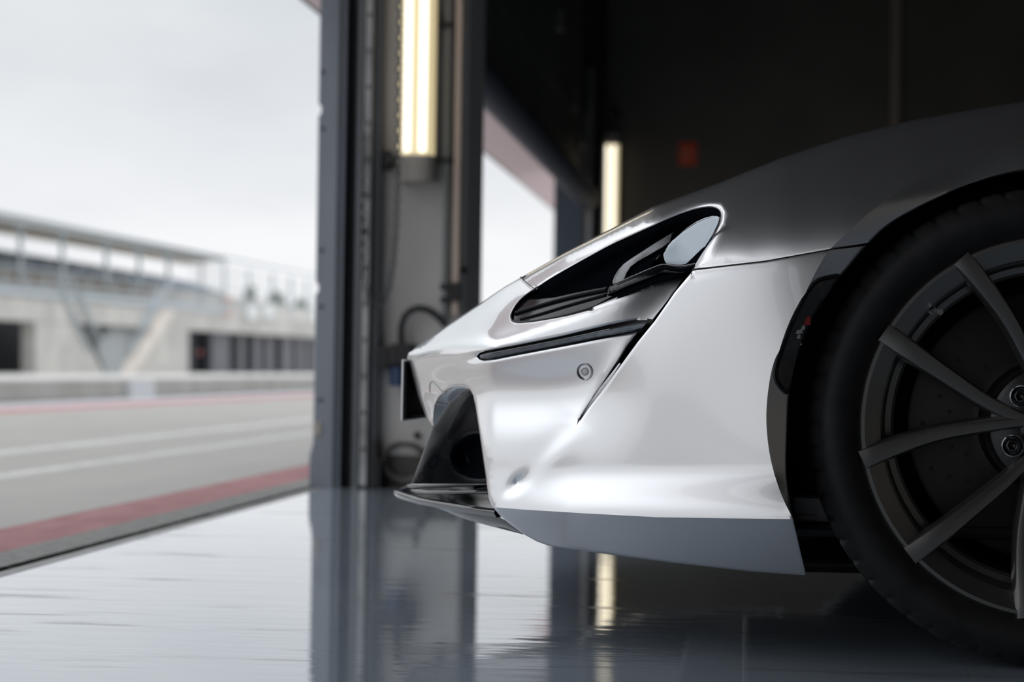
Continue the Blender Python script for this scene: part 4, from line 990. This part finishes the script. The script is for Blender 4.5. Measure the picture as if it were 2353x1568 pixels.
    m = MB(); m.revolve(fy([(.185, .135), (.185, .105), (.180, .103), (.10, .103), (.09, .10), (.085, .075), (.0001, .075)]), c, 96)
    for rr, ph in ((.165, 0), (.147, .13), (.129, .26), (.112, .39)):
        for k in range(16):
            a = 2 * PI * k / 16 + ph; m.revolve([(.0035, sgn * .1025), (.0001, sgn * .1025)], c + Vector((rr * math.cos(a), 0, rr * math.sin(a))), 8, 1)
    parts.append(m.build('brake_disc', [DISC, SATIN], WH, sharp=35))
    m = MB(); n_ = 14; vs = []
    for i in range(n_ + 1):
        a = math.radians(-35 + 70 * i / n_)
        for r_, y in ((.120, .085), (.192, .085), (.200, .10), (.200, .15), (.120, .15)): vs.append((c.x + r_ * math.cos(a), c.y + sgn * y, c.z + r_ * math.sin(a)))
    m.add(vs, [(i * 5 + j, i * 5 + (j + 1) % 5, (i + 1) * 5 + (j + 1) % 5, (i + 1) * 5 + j) for i in range(n_) for j in range(5)]); m.add(vs[:5], [(0, 1, 2, 3, 4)]); m.add(vs[-5:], [(0, 1, 2, 3, 4)])
    parts.append(m.build('brake_caliper', BLK, WH, sharp=35))
    if full:
        x, y = 2353, 1358; p = atY(2350, 1357, WY + .04); m = MB(); m.box(p[0] - .004, p[0] + .008, p[1], p[1] + .004, p[2] - .007, p[2] + .008); parts.append(m.build('balance_weight', BOLT, WH))
    return parts
wheel(WY, 1)
wheel(2 * YC - WY, -1, False)
# wheel housing
for sgn, cy in ((1, 2.955), (-1, 2 * YC - 2.955)):
    m = MB(); vs = []; n_ = 40
    for i in range(n_ + 1):
        a = math.radians(-18 + 216 * i / n_); r_ = .385
        for y, rr in ((.04, r_ - .006), (.05, r_), (.36, r_), (.36, .05)): vs.append((hub.x + .012 + rr * math.cos(a), cy + sgn * y, hub.z - .03 + rr * math.sin(a)))
    m.add(vs, [(i * 4 + j, i * 4 + j + 1, (i + 1) * 4 + j + 1, (i + 1) * 4 + j) for i in range(n_) for j in range(3)]); m.build('wheel_housing', SATIN, CAR, sharp=40)
# suspension arm and brake hose glimpsed between tyre and bumper
a = atY(1872, 1180, 3.12); m = MB(); m.box(a[0] - .035, a[0] + .10, 3.10, 3.16, a[2] - .022, a[2] + .028); o = m.build('suspension_arm', mat('arm_grey', (.13, .13, .14), .4, .6), CAR); bevel(o, .006)
# ------------------------------------------------ cabin and door behind the fender (mostly beyond the frame's edge)
def loft(name, secs, material):
    """secs: list of (x, [(y, z) ...]) half sections, mirrored about the centre line"""
    m = MB(); k = len(secs[0][1]); vs = []
    for x, pr in secs:
        full = pr + [(2 * YC - y, z) for y, z in pr[::-1]]; vs += [(x, y, z) for y, z in full]
    kk = 2 * k; m.add(vs, [(i * kk + j, i * kk + j + 1, (i + 1) * kk + j + 1, (i + 1) * kk + j) for i in range(len(secs) - 1) for j in range(kk - 1)]); return m.build(name, material, CAR)
loft('door_body', [(.845, [(2.955, .16), (2.93, .40), (2.965, .60), (3.10, .71), (3.25, .70)]), (1.2, [(2.99, .15), (3.0, .40), (2.98, .62), (3.10, .74), (3.3, .76)]), (1.9, [(2.99, .15), (3.02, .40), (2.96, .66), (3.08, .80), (3.3, .82)]), (2.6, [(2.97, .16), (2.93, .42), (2.93, .68), (3.06, .84), (3.3, .86)])], PAINT)
loft('windscreen', [(.85, [(3.25, .70), (3.45, .705), (3.66, .71)]), (1.25, [(3.2, .82), (3.45, .90), (3.66, .93)]), (1.65, [(3.3, 1.0), (3.5, 1.09), (3.7, 1.12)]), (1.95, [(3.36, 1.06), (3.5, 1.15), (3.7, 1.18)])], WSCR)
loft('roof', [(1.95, [(3.10, .79), (3.36, 1.06), (3.5, 1.15), (3.7, 1.18)]), (2.6, [(3.10, .83), (3.38, 1.04), (3.5, 1.13), (3.7, 1.15)])], PAINT)
# ================================================================= CAMERA
cd = bpy.data.cameras.new('camera'); cam = bpy.data.objects.new('camera', cd); COL.objects.link(cam)
Rm = Matrix(CAMR.tolist()).to_4x4(); Rm.translation = Vector(CAMC); cam.matrix_world = Rm
cd.sensor_fit = 'HORIZONTAL'; cd.sensor_width = 36; cd.lens = F * 36 / W
cd.clip_start = .05; cd.clip_end = 1000
cd.dof.use_dof = True; cd.dof.focus_distance = 2.99; cd.dof.aperture_fstop = 4.4
S.camera = cam
S.view_settings.view_transform = 'Standard'; S.view_settings.look = 'None'; S.view_settings.exposure = 0; S.view_settings.gamma = 1
S.view_settings.use_curve_mapping = False
